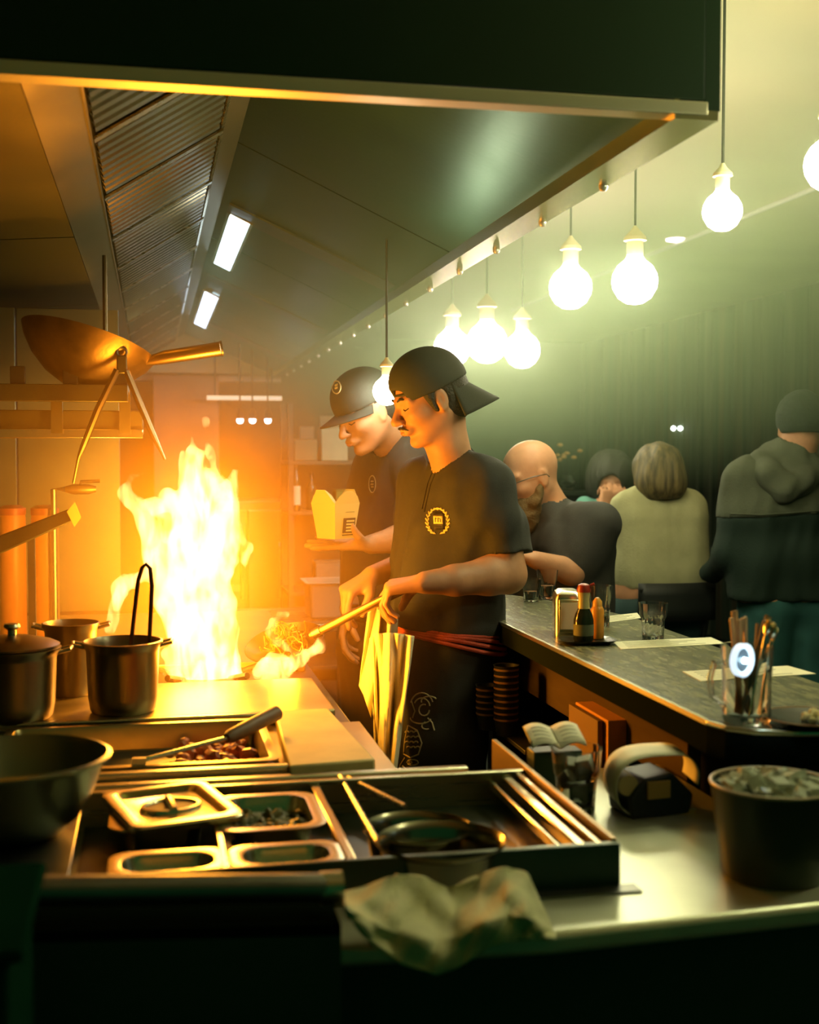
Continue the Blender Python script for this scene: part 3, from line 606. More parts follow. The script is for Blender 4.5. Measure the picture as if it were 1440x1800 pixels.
for k, (px, z, w, h, c, lab) in enumerate(((585, 1.42, .14, .17, (.42,.40,.26), 'grey carton on the top shelf, left of the cook\'s chin'), (535, 1.42, .12, .11, (.16,.16,.09), 'dark carton at the left end of the top shelf'), (612, 1.16, .15, .10, (.20,.26,.05), 'yellow-green tub behind the open takeaway box'), (578, .74, .16, .14, (.28,.24,.16), 'dim carton on the lower shelf above the cook\'s hand'))):
    q = W(px, 800, 6.62); t = thing('carton', lab, 'box', (q.x, 6.62, z)); m = mat('carton_%d' % k, c, .8, var=.15, scale=9)
    mk('carton_body', MB().box((-w/2, -.07, 0), (w/2, .07, h)), m, t, bev=.004)
    for s in (-1, 1): mk('flap', MB().box((-w/2, 0 if s > 0 else -.07, h), (w/2, .07 if s > 0 else -.002, h+.004), Matrix.Rotation(.04*s, 4, 'X')), m, t)
for (px, py, w, h, lab) in ((540, 770, .10, .16, 'small'), (588, 745, .2, .11, 'wide')):
    q = W(px, py, 8.74); nt_ = mkt('notice_sheet', MB().box((q.x-w/2, 8.742, q.z-h/2), (q.x+w/2, 8.748, q.z+h/2)), PAPER, (q.x, 8.745, q.z), '%s pale notice pinned on the dark kitchen wall' % lab, 'paper')
# side table with a steel container, below the cook's hand
tb = thing('side_table', 'low steel side table by the far cook under the grey tub', 'table', (.75, 5.2, 0))
a = W(440, 1100, 5.1); zt = W(560, 1092, 5.1).z; x0, x1 = W(395, 1100, 5.1).x, W(640, 1100, 5.1).x
mkw('table_top', MB().box((x0, 5.0, zt-.03), (x1, 5.6, zt)), STEEL, tb, bev=.003)
for x in (x0+.03, x1-.03):
    for y in (5.05, 5.55): mkw('leg', MB().tube([(x, y, 0), (x, y, zt-.03)], .018, 10), STEEL_DK, tb)
gt = gpan('grey_tub', W(578, 1060, 5.2).x, 5.25, .10, .12, W(578, 1024, 5.15).z, W(578, 1024, 5.15).z-zt, 'grey tub on the side table beyond the raised hand', m=mat('grey_tub', (.35,.33,.28), .5))
# ================================================================ things on the bar
def tumbler(q, r, h, label, water=.35, group=None, straw=False):
    t = thing('tumbler', label, 'glass', q, 0, group); g = MB(); n = 40; prof = [(.70, 0), (.74, .02), (.78, .30), (.83, .55), (.90, .62), (1.0, 1.0), (.95, 1.0), (.86, .64), (.78, .55), (.72, .30), (.66, .10), (0, .08)]
    v = []; f = []
    for i, (a, z) in enumerate(prof):
        for k in range(n):
            th = 2*math.pi*k/n; fl = 1-.045*(math.cos(th*8)**2) if i < 4 else 1; v.append((a*r*fl*math.cos(th), a*r*fl*math.sin(th), z*h))
    for i in range(len(prof)-1):
        for k in range(n): f.append((i*n+k, i*n+(k+1) % n, (i+1)*n+(k+1) % n, (i+1)*n+k))
    f.append(tuple(range(n))[::-1]); g.add(v, f); mk('glass_body', g, GLASS, t)
    if water:
        wz = .10+water*.8; rr = .655+(.75-.655)*min(1, water*1.3); mk('water', MB().lathe([(r*.62, .105*h), (r*rr, wz*h), (0, wz*h)], 28), mat('water', (.9, 1, .9), .0, trans=1, ior=1.33), t)
    return t
ZB = 1.05
tumbler(G(1148, 1122, ZB), .032, .078, 'lone empty water glass on the bar beside the paper menus', .0)
tumbler(G(962, 1052, ZB), .030, .080, 'water glass at the far end of the bar, right of two', .45)
tumbler(G(934, 1057, ZB), .028, .062, 'water glass by the cook\'s elbow, left of two', .45)
tumbler(G(1056, 1100, ZB), .028, .095, 'tall glass standing behind the red-capped sauce bottle', .3)
q = G(997, 1116, ZB); nd = thing('napkin_dispenser', 'rounded chrome napkin dispenser on the bar', 'napkin dispenser', q, -.25)
mk('dispenser_body', MB().rlathe([(0, .012, 0), (0, .012, .085), (.004, .012, .096), (.012, .012, .101)], .030, .052, 6), mat('brushed_chrome', (.70, .66, .52), .25, 1), nd)
mk('front_plate', MB().box((-.022, -.055, .012), (.022, -.052, .085)), STEEL, nd, bev=.002); mk('napkin', MB().box((-.018, -.0565, .02), (.018, -.0548, .078)), PAPER, nd)
q = G(1032, 1131, ZB); mk('tray', MB().rlathe([(.012, .02, 0), (.0, .02, .008), (-.002, .02, .010), (.004, .02, .009), (.014, .018, .004), (.02, .018, .0035)], .058, .042), mat('dark_lacquer', (.02,.022,.015), .25), None, loc=q, rz=-.1, label='small dark lacquer tray under the sauce bottles', cat='tray')
q = G(1026, 1126, ZB+.005); sb = thing('sauce_bottle', 'dark sauce bottle with red cap and glass neck on the tray', 'bottle', q)
mk('bottle_body', MB().lathe([(.020, 0), (.0215, .004), (.0215, .045), (.018, .058), (.012, .070), (.011, .09), (.014, .108)], 24), mat('soy_glass', (.015,.02,.01), .08), sb)
mk('neck', MB().lathe([(.0125, .068), (.0118, .09), (.0142, .106)], 24), mat('amber_neck', (.5,.42,.2), .2), sb); mk('cap', MB().lathe([(.0148, .104), (.015, .110), (.012, .119), (.006, .122)], 20), mat('red_cap', (.32,.03,.015), .35), sb)
mk('spout', MB().tube([(.012, -.006, .118), (.020, -.010, .122)], .003, 8), mat('red_cap', (0,0,0)), sb); mk('paper_label', MB().lathe([(.0218, .012), (.0218, .036)], 24, caps=False), mat('dim_label', (.10,.11,.06), .6), sb)
q = G(1050, 1122, ZB+.005); sb = thing('chili_bottle', 'small orange chili bottle beside the dark sauce bottle', 'bottle', q)
mk('bottle_body', MB().lathe([(.013, 0), (.0145, .004), (.0145, .062), (.010, .07)], 20), mat('chili_orange', (.60,.24,.03), .3), sb); mk('cap', MB().lathe([(.0105, .068), (.010, .080), (.004, .088), (0, .089)], 16), mat('chili_cap', (.65,.30,.05), .4), sb)
q = G(880, 1052, ZB); mk('lemon_wedge', MB().lathe([(0, -.004), (.012, 0), (.016, .006), (.012, .012), (0, .013)], 14, None, 1, .5), mat('lemon', (.75,.6,.15), .5), None, loc=q+Vector((0,0,.004)), label='small yellow wedge on the bar beneath the cook\'s elbow', cat='food')
def sheet(pts, z, label, lines=5, name='menu_sheet'):
    P = [G(*p, z+.0012) for p in pts]; c = sum(P, Vector())/4; t = thing(name, label, 'paper menu', (c.x, c.y, z))
    mkw('page', MB().prism([Vector((p.x, p.y, z+.0003)) for p in P], (0, 0, .0009)), PAPER, t)
    for k in range(lines):
        f = (k+1)/(lines+1); a = P[0].lerp(P[3], f); b = P[1].lerp(P[2], f); a2 = a.lerp(b, .08); b2 = a.lerp(b, .55+.35*((k*37) % 10)/10); w = (P[3]-P[0])*.02
        mkw('print_line', MB().prism([a2-w, b2-w, b2+w, a2+w], (0, 0, .0003)), mat('faded_print', (.30,.28,.16), .8), t)
    return t
sheet(((1078, 1128), (1250, 1120), (1275, 1131), (1092, 1141)), ZB, 'paper menu lying under the lone water glass')
sheet(((1066, 1083), (1120, 1077), (1128, 1086), (1068, 1094)), ZB, 'paper menu behind the sauce tray')
sheet(((1200, 1180), (1385, 1170), (1435, 1184), (1232, 1197)), ZB, 'paper menu passing behind the jar of sticks')
# ---- jar of sticks
q = G(1312, 1268, ZB); jr = thing('glass_jug', 'handled glass jug packed with wooden sticks and cutlery', 'jug', q); r = .036; h = .115
mk('jug_body', MB().lathe([(r*.92, 0), (r, .006), (r*1.0, h*.5), (r*1.08, h), (r*1.02, h), (r*.93, h*.5), (r*.92, .012), (0, .011)], 36), GLASS, jr)
mk('handle', MB().tube([(-r, 0, h*.78), (-r-.018, -.004, h*.80), (-r-.025, -.004, h*.6), (-r-.022, -.004, h*.35), (-r+.001, 0, h*.22)], .0045, 10), GLASS, jr)
WOODM = [mat('stick_tan', (.70,.42,.17), .6), mat('stick_dark', (.26,.17,.08), .6)]
rr = random.Random(4)
def stick(lab, grp, m, a, b, r_, flat=False, cat='chopstick', name='chopstick'):
    d = b-a; t = mk(name, MB().tube([(0,0,0), d*.5, d*.98, d], [r_*.6, r_*.85, r_, r_*.8], 6), m, None, loc=q+a, label=lab, cat=cat, group=grp, ang=25); return t
for k in range(13):
    th = rr.uniform(0, 6.28); a = Vector((rr.uniform(-.016, .020), rr.uniform(-.012, .012), .014)); b = Vector((-.030+.0042*k+rr.uniform(-.002,.002), rr.uniform(-.012, .012), h+rr.uniform(.035, .055)))
    if k > 7: b = Vector((.022+.004*(k-8), rr.uniform(-.01,.01), h+rr.uniform(.028, .045)))
    stick('wooden chopstick standing in the handled glass jug', 'chopsticks in the jug', WOODM[k > 7], a, b, .0030)
for k, (x, y) in enumerate(((-.006, -.02), (.012, -.02), (.02, .0), (.0, .02))):
    bb = Vector((.028+.008*k, y*.5, h+.035-.006*k)); s = thing('spoon', 'steel spoon leaning right in the handled glass jug', 'spoon', q+Vector((x, y, .014)), 0, 'spoons in the jug'); d = bb-Vector((x, y, .014))
    mk('spoon_handle', MB().tube([(0,0,0), d*.85], .0018, 6), STEEL_BR, s); mk('spoon_bowl', MB().lathe([(0, -.014), (.006, -.008), (.008, 0), (.006, .010), (0, .014)], 12, frame_m(d*.93, d.cross(Vector((0,1,0))), (0,1,0)) @ Matrix.Rotation(math.pi/2, 4, 'X') if False else Matrix.Translation(d*.95) @ d.to_track_quat('Z', 'Y').to_matrix().to_4x4(), 1, .35), STEEL_BR, s)
pz = W(1303, 1160, q.y-.048); pl_ = thing('puck_light', 'small glaring blue-white round lamp clipped on the glass jug', 'lamp', pz)  # added glowing disc in place of a glare whose source is unknown
Mx = Matrix.Rotation(.5, 4, 'Z') @ Matrix.Rotation(math.pi/2, 4, 'X'); PG = mat('puck_glow', (1,1,1), emit=(.62, .82, 1), estr=1.1)
mk('ring', MB().lathe([(.018, -.004), (.024, -.003), (.025, .006), (.022, .008), (.0172, .004), (.0172, -.003), (.018, -.004)], 32, Mx, caps=False), PG, pl_)
mk('lens', MB().lathe([(.0175, -.003), (.0175, .002), (.0, .004)], 28, Mx), mat('puck_lens', (.06,.08,.10), .2, emit=(.45,.65,.8), estr=.22), pl_)
mk('led', MB().lathe([(.0045, .003), (.004, .008), (0, .009)], 16, Matrix.Translation((0,-.003,0)) @ Mx, 1, 1), mat('led_glow', (1,1,1), emit=(.6,.9,1), estr=14), pl_)
lamp('puck_led', 'POINT', pz+Vector((.02, -.05, 0)), .03, (.55, .85, 1), size=.004)  # light added with the glare disc
q2 = G(1425, 1275, ZB); pt = thing('dish', 'dark round dish at the right end of the bar', 'dish', q2); mk('dish_body', MB().lathe([(.03, 0), (.035, .003), (.068, .012), (.070, .014), (.066, .013), (.03, .005), (0, .004)], 36), mat('dark_lacquer', (0,0,0)), pt)
mk('dish_rim', MB().tube([(.069*math.cos(t), .069*math.sin(t), .0135) for t in [2*math.pi*i/40 for i in range(40)]], .0012, 6, closed=True), mat('rim_copper', (.35,.2,.08), .4, .8), pt)
mkt('popcorn', lumps(26, q2.x-.008, q2.x+.04, q2.y-.02, q2.y+.022, ZB+.008, .008, 9, .8), mat('popcorn', (.75,.62,.28), .7, bump=.4), (q2.x, q2.y, ZB+.006), 'small golden snack heap in the dark dish', 'food', kind='stuff')
# ================================================================ things on the steel counter, right
ZC = .90
tg_ = tumbler(G(1013, 1424, ZC), .040, .098, 'big water glass with ice beside the food well', .5)
q = G(1013, 1424, ZC)
for k, (x, y, z, s) in enumerate(((.010, .005, .055, .012), (-.012, .004, .050, .011), (.012, -.006, .072, .012), (-.003, .012, .068, .010))):
    mk('ice_cube', MB().box((-s, -s, -s), (s, s, s), Matrix.Rotation(k*.7+.3, 4, Vector((1,.4,.8)).normalized())), mat('ice', (.85,.9,.8), .2, trans=.35, ior=1.31), None, loc=q+Vector((x, y, z)), bev=.002, label='ice cube floating in the big water glass', cat='ice cube', group='ice cubes in the big glass')
q = W(972, 1330, 1.93); ms = thing('booklet_stand', 'dark stand with an open cream booklet on top', 'menu stand', (q.x, 1.93, ZC)); zt = W(972, 1303, 1.93).z-ZC
mk('stand_body', MB().prism([(-.038, -.02, 0), (.044, -.02, 0), (.044, .02, 0), (-.038, .02, 0)], (0, 0, zt-.012)), mat('stand_green', (.03, .055, .02), .45), ms, bev=.002)
for s in (-1, 1):
    def pg(u, v, s=s): return Vector((.003+s*(u*.046), -.026+v*.052, zt-.006+.010*math.sin(u*2.6)-.002*u+v*.022))
    p_ = mk('page', MB().grid(pg, 12, 4), PAPER, ms, solid=.003)
    for k in range(4):
        mk('print_line', MB().grid(lambda u, v, s=s, k=k: pg(.2+.6*u, .2+k*.18+.03*v, s)+Vector((0,0,.0022)), 6, 2), mat('faded_print', (0,0,0)), p_)
q = W(1070, 1300, 2.30); ob = thing('orange_folder_box', 'orange file box standing under the bar', 'box', (q.x, 2.32, .625)); zt = W(1050, 1258, 2.30).z-.625
mk('box_body', MB().box((-.020, -.07, 0), (.022, .12, zt)), mat('orange_card', (.62,.27,.05), .7, var=.08), ob, bev=.002); mk('side_sheet', MB().box((-.034, -.05, 0), (-.023, .12, zt-.004)), mat('brown_card', (.22,.13,.05), .7), ob, bev=.001); mk('white_sheet', MB().box((.025, -.06, 0), (.027, .11, zt-.02)), PAPER, ob)
# curled paper over a dark card terminal
q = Vector((.752, 1.80, ZC)); ct = thing('card_terminal', 'dark card terminal lying under the curled paper', 'card terminal', q, .12)
mk('terminal_body', MB().prism([(-.050, 0, 0), (.050, 0, 0), (.056, 0, .030), (.020, 0, .066), (-.030, 0, .060), (-.054, 0, .03)], (0, .075, 0)).shift((0, -.035, 0)), BLACK, ct, bev=.004); mk('terminal_face', MB().box((-.026, -.040, .030), (.012, -.036, .056)), mat('amber_screen', (.45,.26,.06), .4), ct)
cu = thing('curled_receipt_paper', 'wide pale paper sheet curling over the card terminal', 'paper', q, .12)
CP = [(-.050, .006), (-.068, .022), (-.074, .048), (-.066, .074), (-.046, .088), (-.020, .092), (.010, .092), (.038, .090), (.058, .080), (.068, .062), (.066, .042)]
def curl(u, v):
    x = u*(len(CP)-1); i = min(int(x), len(CP)-2); f = x-i; P0 = CP[max(i-1, 0)]; P1 = CP[i]; P2 = CP[i+1]; P3 = CP[min(i+2, len(CP)-1)]
    c = [.5*(2*P1[k]+(P2[k]-P0[k])*f+(2*P0[k]-5*P1[k]+4*P2[k]-P3[k])*f*f+(3*P1[k]-P0[k]-3*P2[k]+P3[k])*f**3) for k in (0, 1)]
    return Vector((c[0]+.012*v, -.030+.066*v, c[1]+.004*v))
pa = mk('paper_curl', MB().grid(curl, 60, 4), mat('receipt_paper', (.78,.75,.50), .6), cu, solid=.0008, ang=80)
mk('roll_core', MB().tube([(-.052, -.026, .050), (-.046, .030, .052)], .016, 18), mat('core_tan', (.55,.40,.16), .6), cu)
for k in range(3): mk('print_mark', MB().grid(lambda u, v, k=k: curl(.70+.03*k+.018*u, .35+.3*v)+Vector((0,0,.001)), 3, 3), INK, pa)
P = [G(1080, 1378, ZC), G(1158, 1374, ZC), G(1224, 1430, ZC), G(1110, 1437, ZC)]; c = sum(P, Vector())/4
npd = thing('notepad', 'thin grey-topped notepad with orange edge on the counter', 'notepad', c)
mkw('page_block', MB().prism([Vector((p.x, p.y, ZC)) for p in P], (0,0,.006)), mat('pad_orange', (.55,.36,.10), .6), npd)
mkw('cover', MB().prism([Vector((p.x, p.y, ZC+.006)) for p in P], (0,0,.0014)), mat('pad_grey', (.36,.38,.30), .35, var=.15, scale=30), npd)
for k in range(6):
    f = .12+k*.14; a = P[0].lerp(P[3], f); b = P[1].lerp(P[2], f); w = (P[3]-P[0])*.012; z = Vector((0,0,.0074)); mkw('print_line', MB().prism([a.lerp(b,.1)-w+z, a.lerp(b,.88)-w+z, a.lerp(b,.88)+w+z, a.lerp(b,.1)+w+z], (0,0,.0003)), mat('faded_print', (0,0,0)), npd)
# ice bucket
q = W(1360, 1376, 1.49); zt = q.z-ZC
bk = thing('ice_bucket', 'dark tapered bucket brimming with crushed ice', 'bucket', (q.x, 1.49, ZC)); R1 = .080
mk('bucket_body', MB().lathe([(R1*.80, 0), (R1*.83, .006), (R1*.92, zt*.55), (R1, zt-.006), (R1*1.02, zt), (R1*.97, zt), (R1*.93, zt-.02), (R1*.78, .01), (0, .009)], 44), mat('bucket_dark', (.05,.06,.035), .35, .3, rvar=.1), bk)
mk('lip', MB().tube([(R1*1.005*math.cos(t), R1*1.005*math.sin(t), zt) for t in [2*math.pi*i/44 for i in range(44)]], .0022, 8, closed=True), mat('lip_tan', (.55,.42,.25), .4), bk)
rr = random.Random(11); g = MB()
for i in range(150):
    a = rr.uniform(0, 6.28); d = math.sqrt(rr.random())*R1*.85; s = rr.uniform(.006, .011)
    g.box((-s, -s, -s*.7), (s, s, s*.7), Matrix.Translation((d*math.cos(a), d*math.sin(a), zt-.012+rr.uniform(-.008, .008)+.006*(1-d/R1))) @ Matrix.Rotation(rr.uniform(0, 3), 4, Vector((rr.random(), rr.random(), rr.random())).normalized()))
mk('crushed_ice', g, mat('ice_white', (.75,.80,.62), .12, trans=.35, ior=1.31, bump=.2), None, loc=(q.x, 1.49, ZC), kind='stuff', label='crushed ice filling the dark bucket', cat='ice', smooth=False)
# cups under the bar
CUPD = mat('cup_black', (.02,.02,.015), .5); CUPS = mat('cup_stripe', (.24,.13,.055), .6)
NTH = ['first', 'second', 'third', 'fourth', 'fifth', 'sixth', 'seventh', 'eighth', 'ninth']
def cups(px, y0, Y, n, r, lab, grp, tilt=0):
    q = W(px, 1200, Y)
    for k in range(n):
        t = thing('stacked_cup', 'striped cup, %s from the top of the %s' % (NTH[n-1-k], lab), 'cup', (q.x, Y, .80+k*.0145), 0, grp)
        mk('cup_body', MB().lathe([(r*.72, 0), (r*.95, .045), (r*1.02, .048), (r*.93, .047), (r*.7, .004), (0, .003)], 24), CUPD, t); mk('stripe', MB().lathe([(r*.965, .036), (r*.985, .041)], 24, caps=False), CUPS, t)
cups(858, 0, 2.85, 5, .030, 'short stack under the bar', 'short cup stack under the bar')
cups(890, 0, 2.78, 9, .030, 'tall stack under the bar', 'tall cup stack under the bar')
# ================================================================ people
V3 = lambda *a: Vector(a)
class Head:
    def __init__(s, c, fwd, up=(0, 0, 1), sc=1.):
        f = Vector(fwd).normalized(); y = Vector(up).cross(f).normalized(); z = f.cross(y)
        s.R = Matrix((f, y, z)).transposed(); s.c = Vector(c); s.k = sc
    def L(s, x, y, z): return s.c+s.R @ (Vector((x, y, z))*s.k)
    def e(s, S, p, r, k=.012, op='add'): S.ell(s.L(*p), [v*s.k for v in r], s.R, k, op)
    def cp(s, S, a, b, ra, rb=None, k=.01, op='add'): S.cap(s.L(*a), s.L(*b), ra*s.k, (ra if rb is None else rb)*s.k, k, op)
    def build(s, S, jaw=1.):
        s.e(S, (-.018, 0, .030), (.100, .077, .088), .02); s.e(S, (.018, 0, -.030), (.068, .062*jaw, .078), .03)
        for q in (-1, 1):
            s.cp(S, (-.018, .055*q*jaw, -.040), (.045, .024*q, -.096), .018, .018, .022)     # jaw line
            s.e(S, (.052, .038*q, -.022), (.030, .024, .022), .02)                          # cheekbone
            s.cp(S, (.084, .010*q, .022), (.070, .048*q, .022), .011, .010, .012)            # brow ridge
            s.cp(S, (.092, .032*q, .003), (.092, .034*q, .002), .011, .011, .012, 'sub')     # eye socket
            s.e(S, (.070, .032*q, .003), (.0135, .0145, .012), .004)                        # eye under its lid
            s.e(S, (.098, .0125*q, -.034), (.010, .0075, .0075), .005)                      # wing of the nose
            s.cp(S, (.106, .006*q, -.043), (.100, .007*q, -.040), .0032, .0032, .002, 'sub')
            s.e(S, (-.012, .077*q, -.004), (.019, .009, .031), .006)                        # ear
            s.e(S, (-.008, .086*q, .0), (.010, .006, .018), .005, 'sub'); s.e(S, (-.006, .078*q, -.028), (.009, .008, .009), .004)
        s.cp(S, (.086, 0, .012), (.112, 0, -.028), .0075, .0115, .010); s.e(S, (.111, 0, -.031), (.0115, .0115, .010), .006)
        s.e(S, (.066, 0, -.100), (.020, .026, .018), .016)                                   # chin
        s.e(S, (.084, 0, -.060), (.016, .030, .014), .012); s.cp(S, (.0955, -.016, -.0575), (.0955, .016, -.0575), .0052, .0052, .005); s.cp(S, (.092, -.014, -.0700), (.092, .014, -.0700), .0064, .0064, .005)
        s.cp(S, (.100, -.022, -.0640), (.100, .022, -.0640), .0022, .0022, .003, 'sub')
        s.cp(S, (.094, 0, -.080), (.094, 0, -.081), .006, .006, .008, 'sub')
def hand(S, wrist, fwd, nrm, thumb, curl=(.5, .5, .5, .5), size=1., spread=.10, tcurl=.4, tdown=.25, bend=0.):
    f = Vector(fwd).normalized(); n = Vector(nrm); n = (n-f*n.dot(f)).normalized(); t = Vector(thumb); t = (t-f*t.dot(f)-n*t.dot(n)).normalized(); w = Vector(wrist); k = size
    kn = []
    for i, (off, ln) in enumerate(((.030, .086), (.010, .090), (-.010, .086), (-.029, .078))):
        K = w+f*ln*k+t*off*k; kn.append(K); S.cap(w+t*off*.55*k+f*.008, K, .015*k, .0118*k, .010)
    S.cap(w+f*.03*k+t*.012*k+n*.006*k, w+f*.055*k+t*.020*k+n*.008*k, .017*k, .014*k, .01)
    for i, (K, L) in enumerate(zip(kn, ((.042, .026, .021), (.046, .029, .022), (.043, .027, .021), (.034, .021, .019)))):
        a = curl[i]; p = K; lat = (1.5-i)*spread; r = (.0098, .0098, .0094, .0084)[i]*k; ang = bend
        for j, l in enumerate(L):
            ang += a*(1.0, 1.25, .7)[j]; d = (f*math.cos(ang)+n*math.sin(ang)+t*lat*.9*math.cos(ang)).normalized(); q = p+d*l*k
            S.cap(p, q, r*(1-.07*j), r*(1-.07*(j+1)), .0035); p = q
    b = w+f*.022*k+t*.020*k+n*.006*k; d1 = (f*.62+t*.72+n*tdown).normalized(); p1 = b+d1*.042*k; d2 = (f*(.9-.3*tcurl)+t*(.35-.5*tcurl)+n*(tdown+tcurl*.6)).normalized(); p2 = p1+d2*.031*k; d3 = (d2+n*tcurl*.5-t*tcurl*.4).normalized()
    S.cap(b, p1, .0165*k, .0125*k, .012); S.cap(p1, p2, .0120*k, .0105*k, .004); S.cap(p2, p2+d3*.024*k, .0105*k, .0090*k, .004)
from mathutils.bvhtree import BVHTree
def bvh(o):
    dg = bpy.context.evaluated_depsgraph_get(); ev = o.evaluated_get(dg); me = ev.to_mesh(); M = o.matrix_world if o.parent is None else Matrix.Translation(o.parent.location)
    return BVHTree.FromPolygons([M @ v.co for v in me.vertices], [tuple(p.vertices) for p in me.polygons])
def onto(T, px, py, off=.002):
    d = ray(px, py).normalized(); h = T.ray_cast(Vector((0, 0, EYE)), d)
    return (h[0]+h[1]*off*(1 if h[1].dot(d) < 0 else -1)) if h[0] is not None else None
def strokes(name, T, lines, r, m, parent, off=.0015):
    g = MB()
    for ln in lines:
        rr_ = r
        if isinstance(ln[-1], float): rr_ = ln[-1]; ln = ln[:-1]
        P = []
        for (a, b) in zip(ln[:-1], ln[1:]):
            n = max(1, int(math.hypot(b[0]-a[0], b[1]-a[1])/4))
            P += [(a[0]+(b[0]-a[0])*i/n, a[1]+(b[1]-a[1])*i/n) for i in range(n)]
        P.append(ln[-1]); Q = [onto(T, *p, off) for p in P]; Q = [q for q in Q if q is not None]
        if len(Q) > 1: g.tube(Q, rr_, 6)
    return mkw(name, g, m, parent)
def patch(name, T, poly, m, parent, off=.0015, n=5):      # a four-cornered flat print laid on a surface
    a, b, c, d = poly; g = MB()
    def fn(u, v):
        px = (a[0]*(1-u)+b[0]*u)*(1-v)+(d[0]*(1-u)+c[0]*u)*v; py = (a[1]*(1-u)+b[1]*u)*(1-v)+(d[1]*(1-u)+c[1]*u)*v
        q = onto(T, px, py, off); return q if q is not None else W(px, py, 3.0)
    return mkw(name, g.grid(fn, n, n), m, parent, solid=.0006)
def gridpx(name, top, bot, Yf_, m, parent, nu=40, nv=40, th=.003):
    def P_(P, u):
        x = u*(len(P)-1); i = min(int(x), len(P)-2); f = x-i; return P[i][0]*(1-f)+P[i+1][0]*f, P[i][1]*(1-f)+P[i+1][1]*f
    def fn(u, v):
        a = P_(top, u); b = P_(bot, u); return W(a[0]*(1-v)+b[0]*v, a[1]*(1-v)+b[1]*v, Yf_(u, v))
    return mkw(name, MB().grid(fn, nu, nv), m, parent, solid=th, ang=80)
HAIR = mat('dark_hair', (.02, .018, .013), .6, bump=.5, bscale=220)
GOLDP = mat('gold_print', (.80, .62, .22), .6)
GREYP = mat('pale_print', (.60, .52, .30), .7)
RED = mat('red_cord', (.50, .07, .03), .7, bump=.3, bscale=300)
CREAM = mat('cream_cotton', (.80, .72, .46), .9, var=.06, scale=12, bump=.15, bscale=240)
TROU = mat('black_apron', (.028, .028, .022), .8, var=.2, scale=10, bump=.12, bscale=300)
def bounds(P, pad): 
    A = np.array([list(p) for p in P]); return A.min(0)-pad, A.max(0)+pad
def torso(S, levels, ax, k=.05, grow=0.):         # (centre, half span along the shoulder axis, radius)
    for (a, s0, r0), (b, s1, r1) in zip(levels[:-1], levels[1:]):
        for t in (-1, 0, 1): S.cap(a+ax*s0*t, b+ax*s1*t, r0+grow, r1+grow, k)
# ---------------------------------------------------------------- the cook at the wok
c1 = thing('person', 'cook in black short-sleeved shirt and backward cap, stooping to toss a flaming wok', 'person', (W(775, 1200, 3.0).x, 3.0, 0))
ax = V3(.30, -.95, 0).normalized()
lv = [(W(806, 848, 3.02), .080, .052), (W(803, 885, 3.03), .075, .076), (W(798, 940, 3.04), .060, .088), (W(786, 1010, 3.04), .060, .086), (W(780, 1080, 3.04), .060, .095), (W(785, 1135, 3.03), .065, .095)]
hd1 = Head(W(752, 704, 2.98), (-.94, -.14, -.32), sc=.87)
S = SDF(*bounds([W(560, 600, 3.1), W(940, 1380, 2.6), V3(c1.location.x-.05, 3.12, 0), W(940, 1000, 3.3)], .06), .0045)
hd1.build(S, .95)
S.chain([(hd1.L(-.035, 0, -.06), .050), (W(787, 785, 2.99), .049), (W(803, 838, 3.02), .058)], .02)
torso(S, lv, ax, .04, -.012)
shn, shf = W(862, 860, 2.90), W(748, 848, 3.16)
for a in (shn, shf): S.cap(W(803, 838, 3.02), a, .05, .048, .03)
el1, wr1 = W(893, 1010, 2.86), W(748, 1024, 2.80)
S.chain([(shn, .050), (W(884, 930, 2.87), .044), (el1, .043)], .02); S.chain([(el1, .044), (W(860, 1012, 2.85), .045), (W(800, 1020, 2.82), .035), (wr1, .0265)], .015)
el2, wr2 = W(752, 985, 3.24), W(655, 1012, 3.10)
S.chain([(shf, .05), (el2, .042)], .02); S.chain([(el2, .040), (W(715, 994, 3.18), .038), (wr2, .026)], .015)
rod0, rod1 = W(548, 1116, 2.96), W(722, 1030, 2.80)
hand(S, wr1, (rod0-rod1).normalized()*.75+V3(-.35, 0, .18), (-.10, .25, -1), (-.2, 1, .1), (.36, .55, .62, .66), 1.0, .05, .5, .5, .42)
hand(S, wr2, (-.80, -.25, -.42), (.20, .12, -1), (-.4, -1, -.3), (.25, .48, .62, .70), .98, .14, .35, .35, .55)
for s in (-1, 1):
    hip = W(768, 1150, 3.03)+ax*.065*s; kn_ = V3(hip.x-.03, hip.y, .50); S.chain([(hip, .075), (kn_, .052), (V3(hip.x+.01, hip.y, .09), .038)], .02); S.cap(V3(hip.x+.01, hip.y, .05), V3(hip.x-.13, hip.y-.03, .035), .036, .030, .02)
body1 = S.obj('body', SKIN, c1, 2)
# shirt
S = SDF(*bounds([W(660, 760, 3.2), W(940, 1140, 2.7), W(660, 1130, 3.35), W(900, 760, 3.2)], .08), .005)
S.chain([(shn, .056), (W(880, 920, 2.885), .060), (W(893, 990, 2.868), .064)], .03); S.chain([(shf, .062), (W(744, 960, 3.24), .066)], .03); S.half(W(893, 974, 2.86), (.10, 0, -1))
torso(S, lv[:-1]+[(W(780, 1092, 3.04), .060, .100)], ax, .05, .012)
for a in (shn, shf): S.cap(W(806, 850, 3.02), a, .056, .054, .04)
S.cap(W(797, 808, 3.01), W(803, 842, 3.02), .058, .064, .02)                     # collar
S.cap(W(752, 940, 2.98), W(738, 1060, 2.97), .045, .065, .05)                    # loose front of the shirt
S.bend(.0055, 12, 8, .45)
nk = hd1.L(.10, 0, -.14)
S.chain([(hd1.L(-.035, 0, -.06), .052), (W(788, 785, 2.99), .056), (W(794, 806, 3.0), .050)], .004, 'sub')
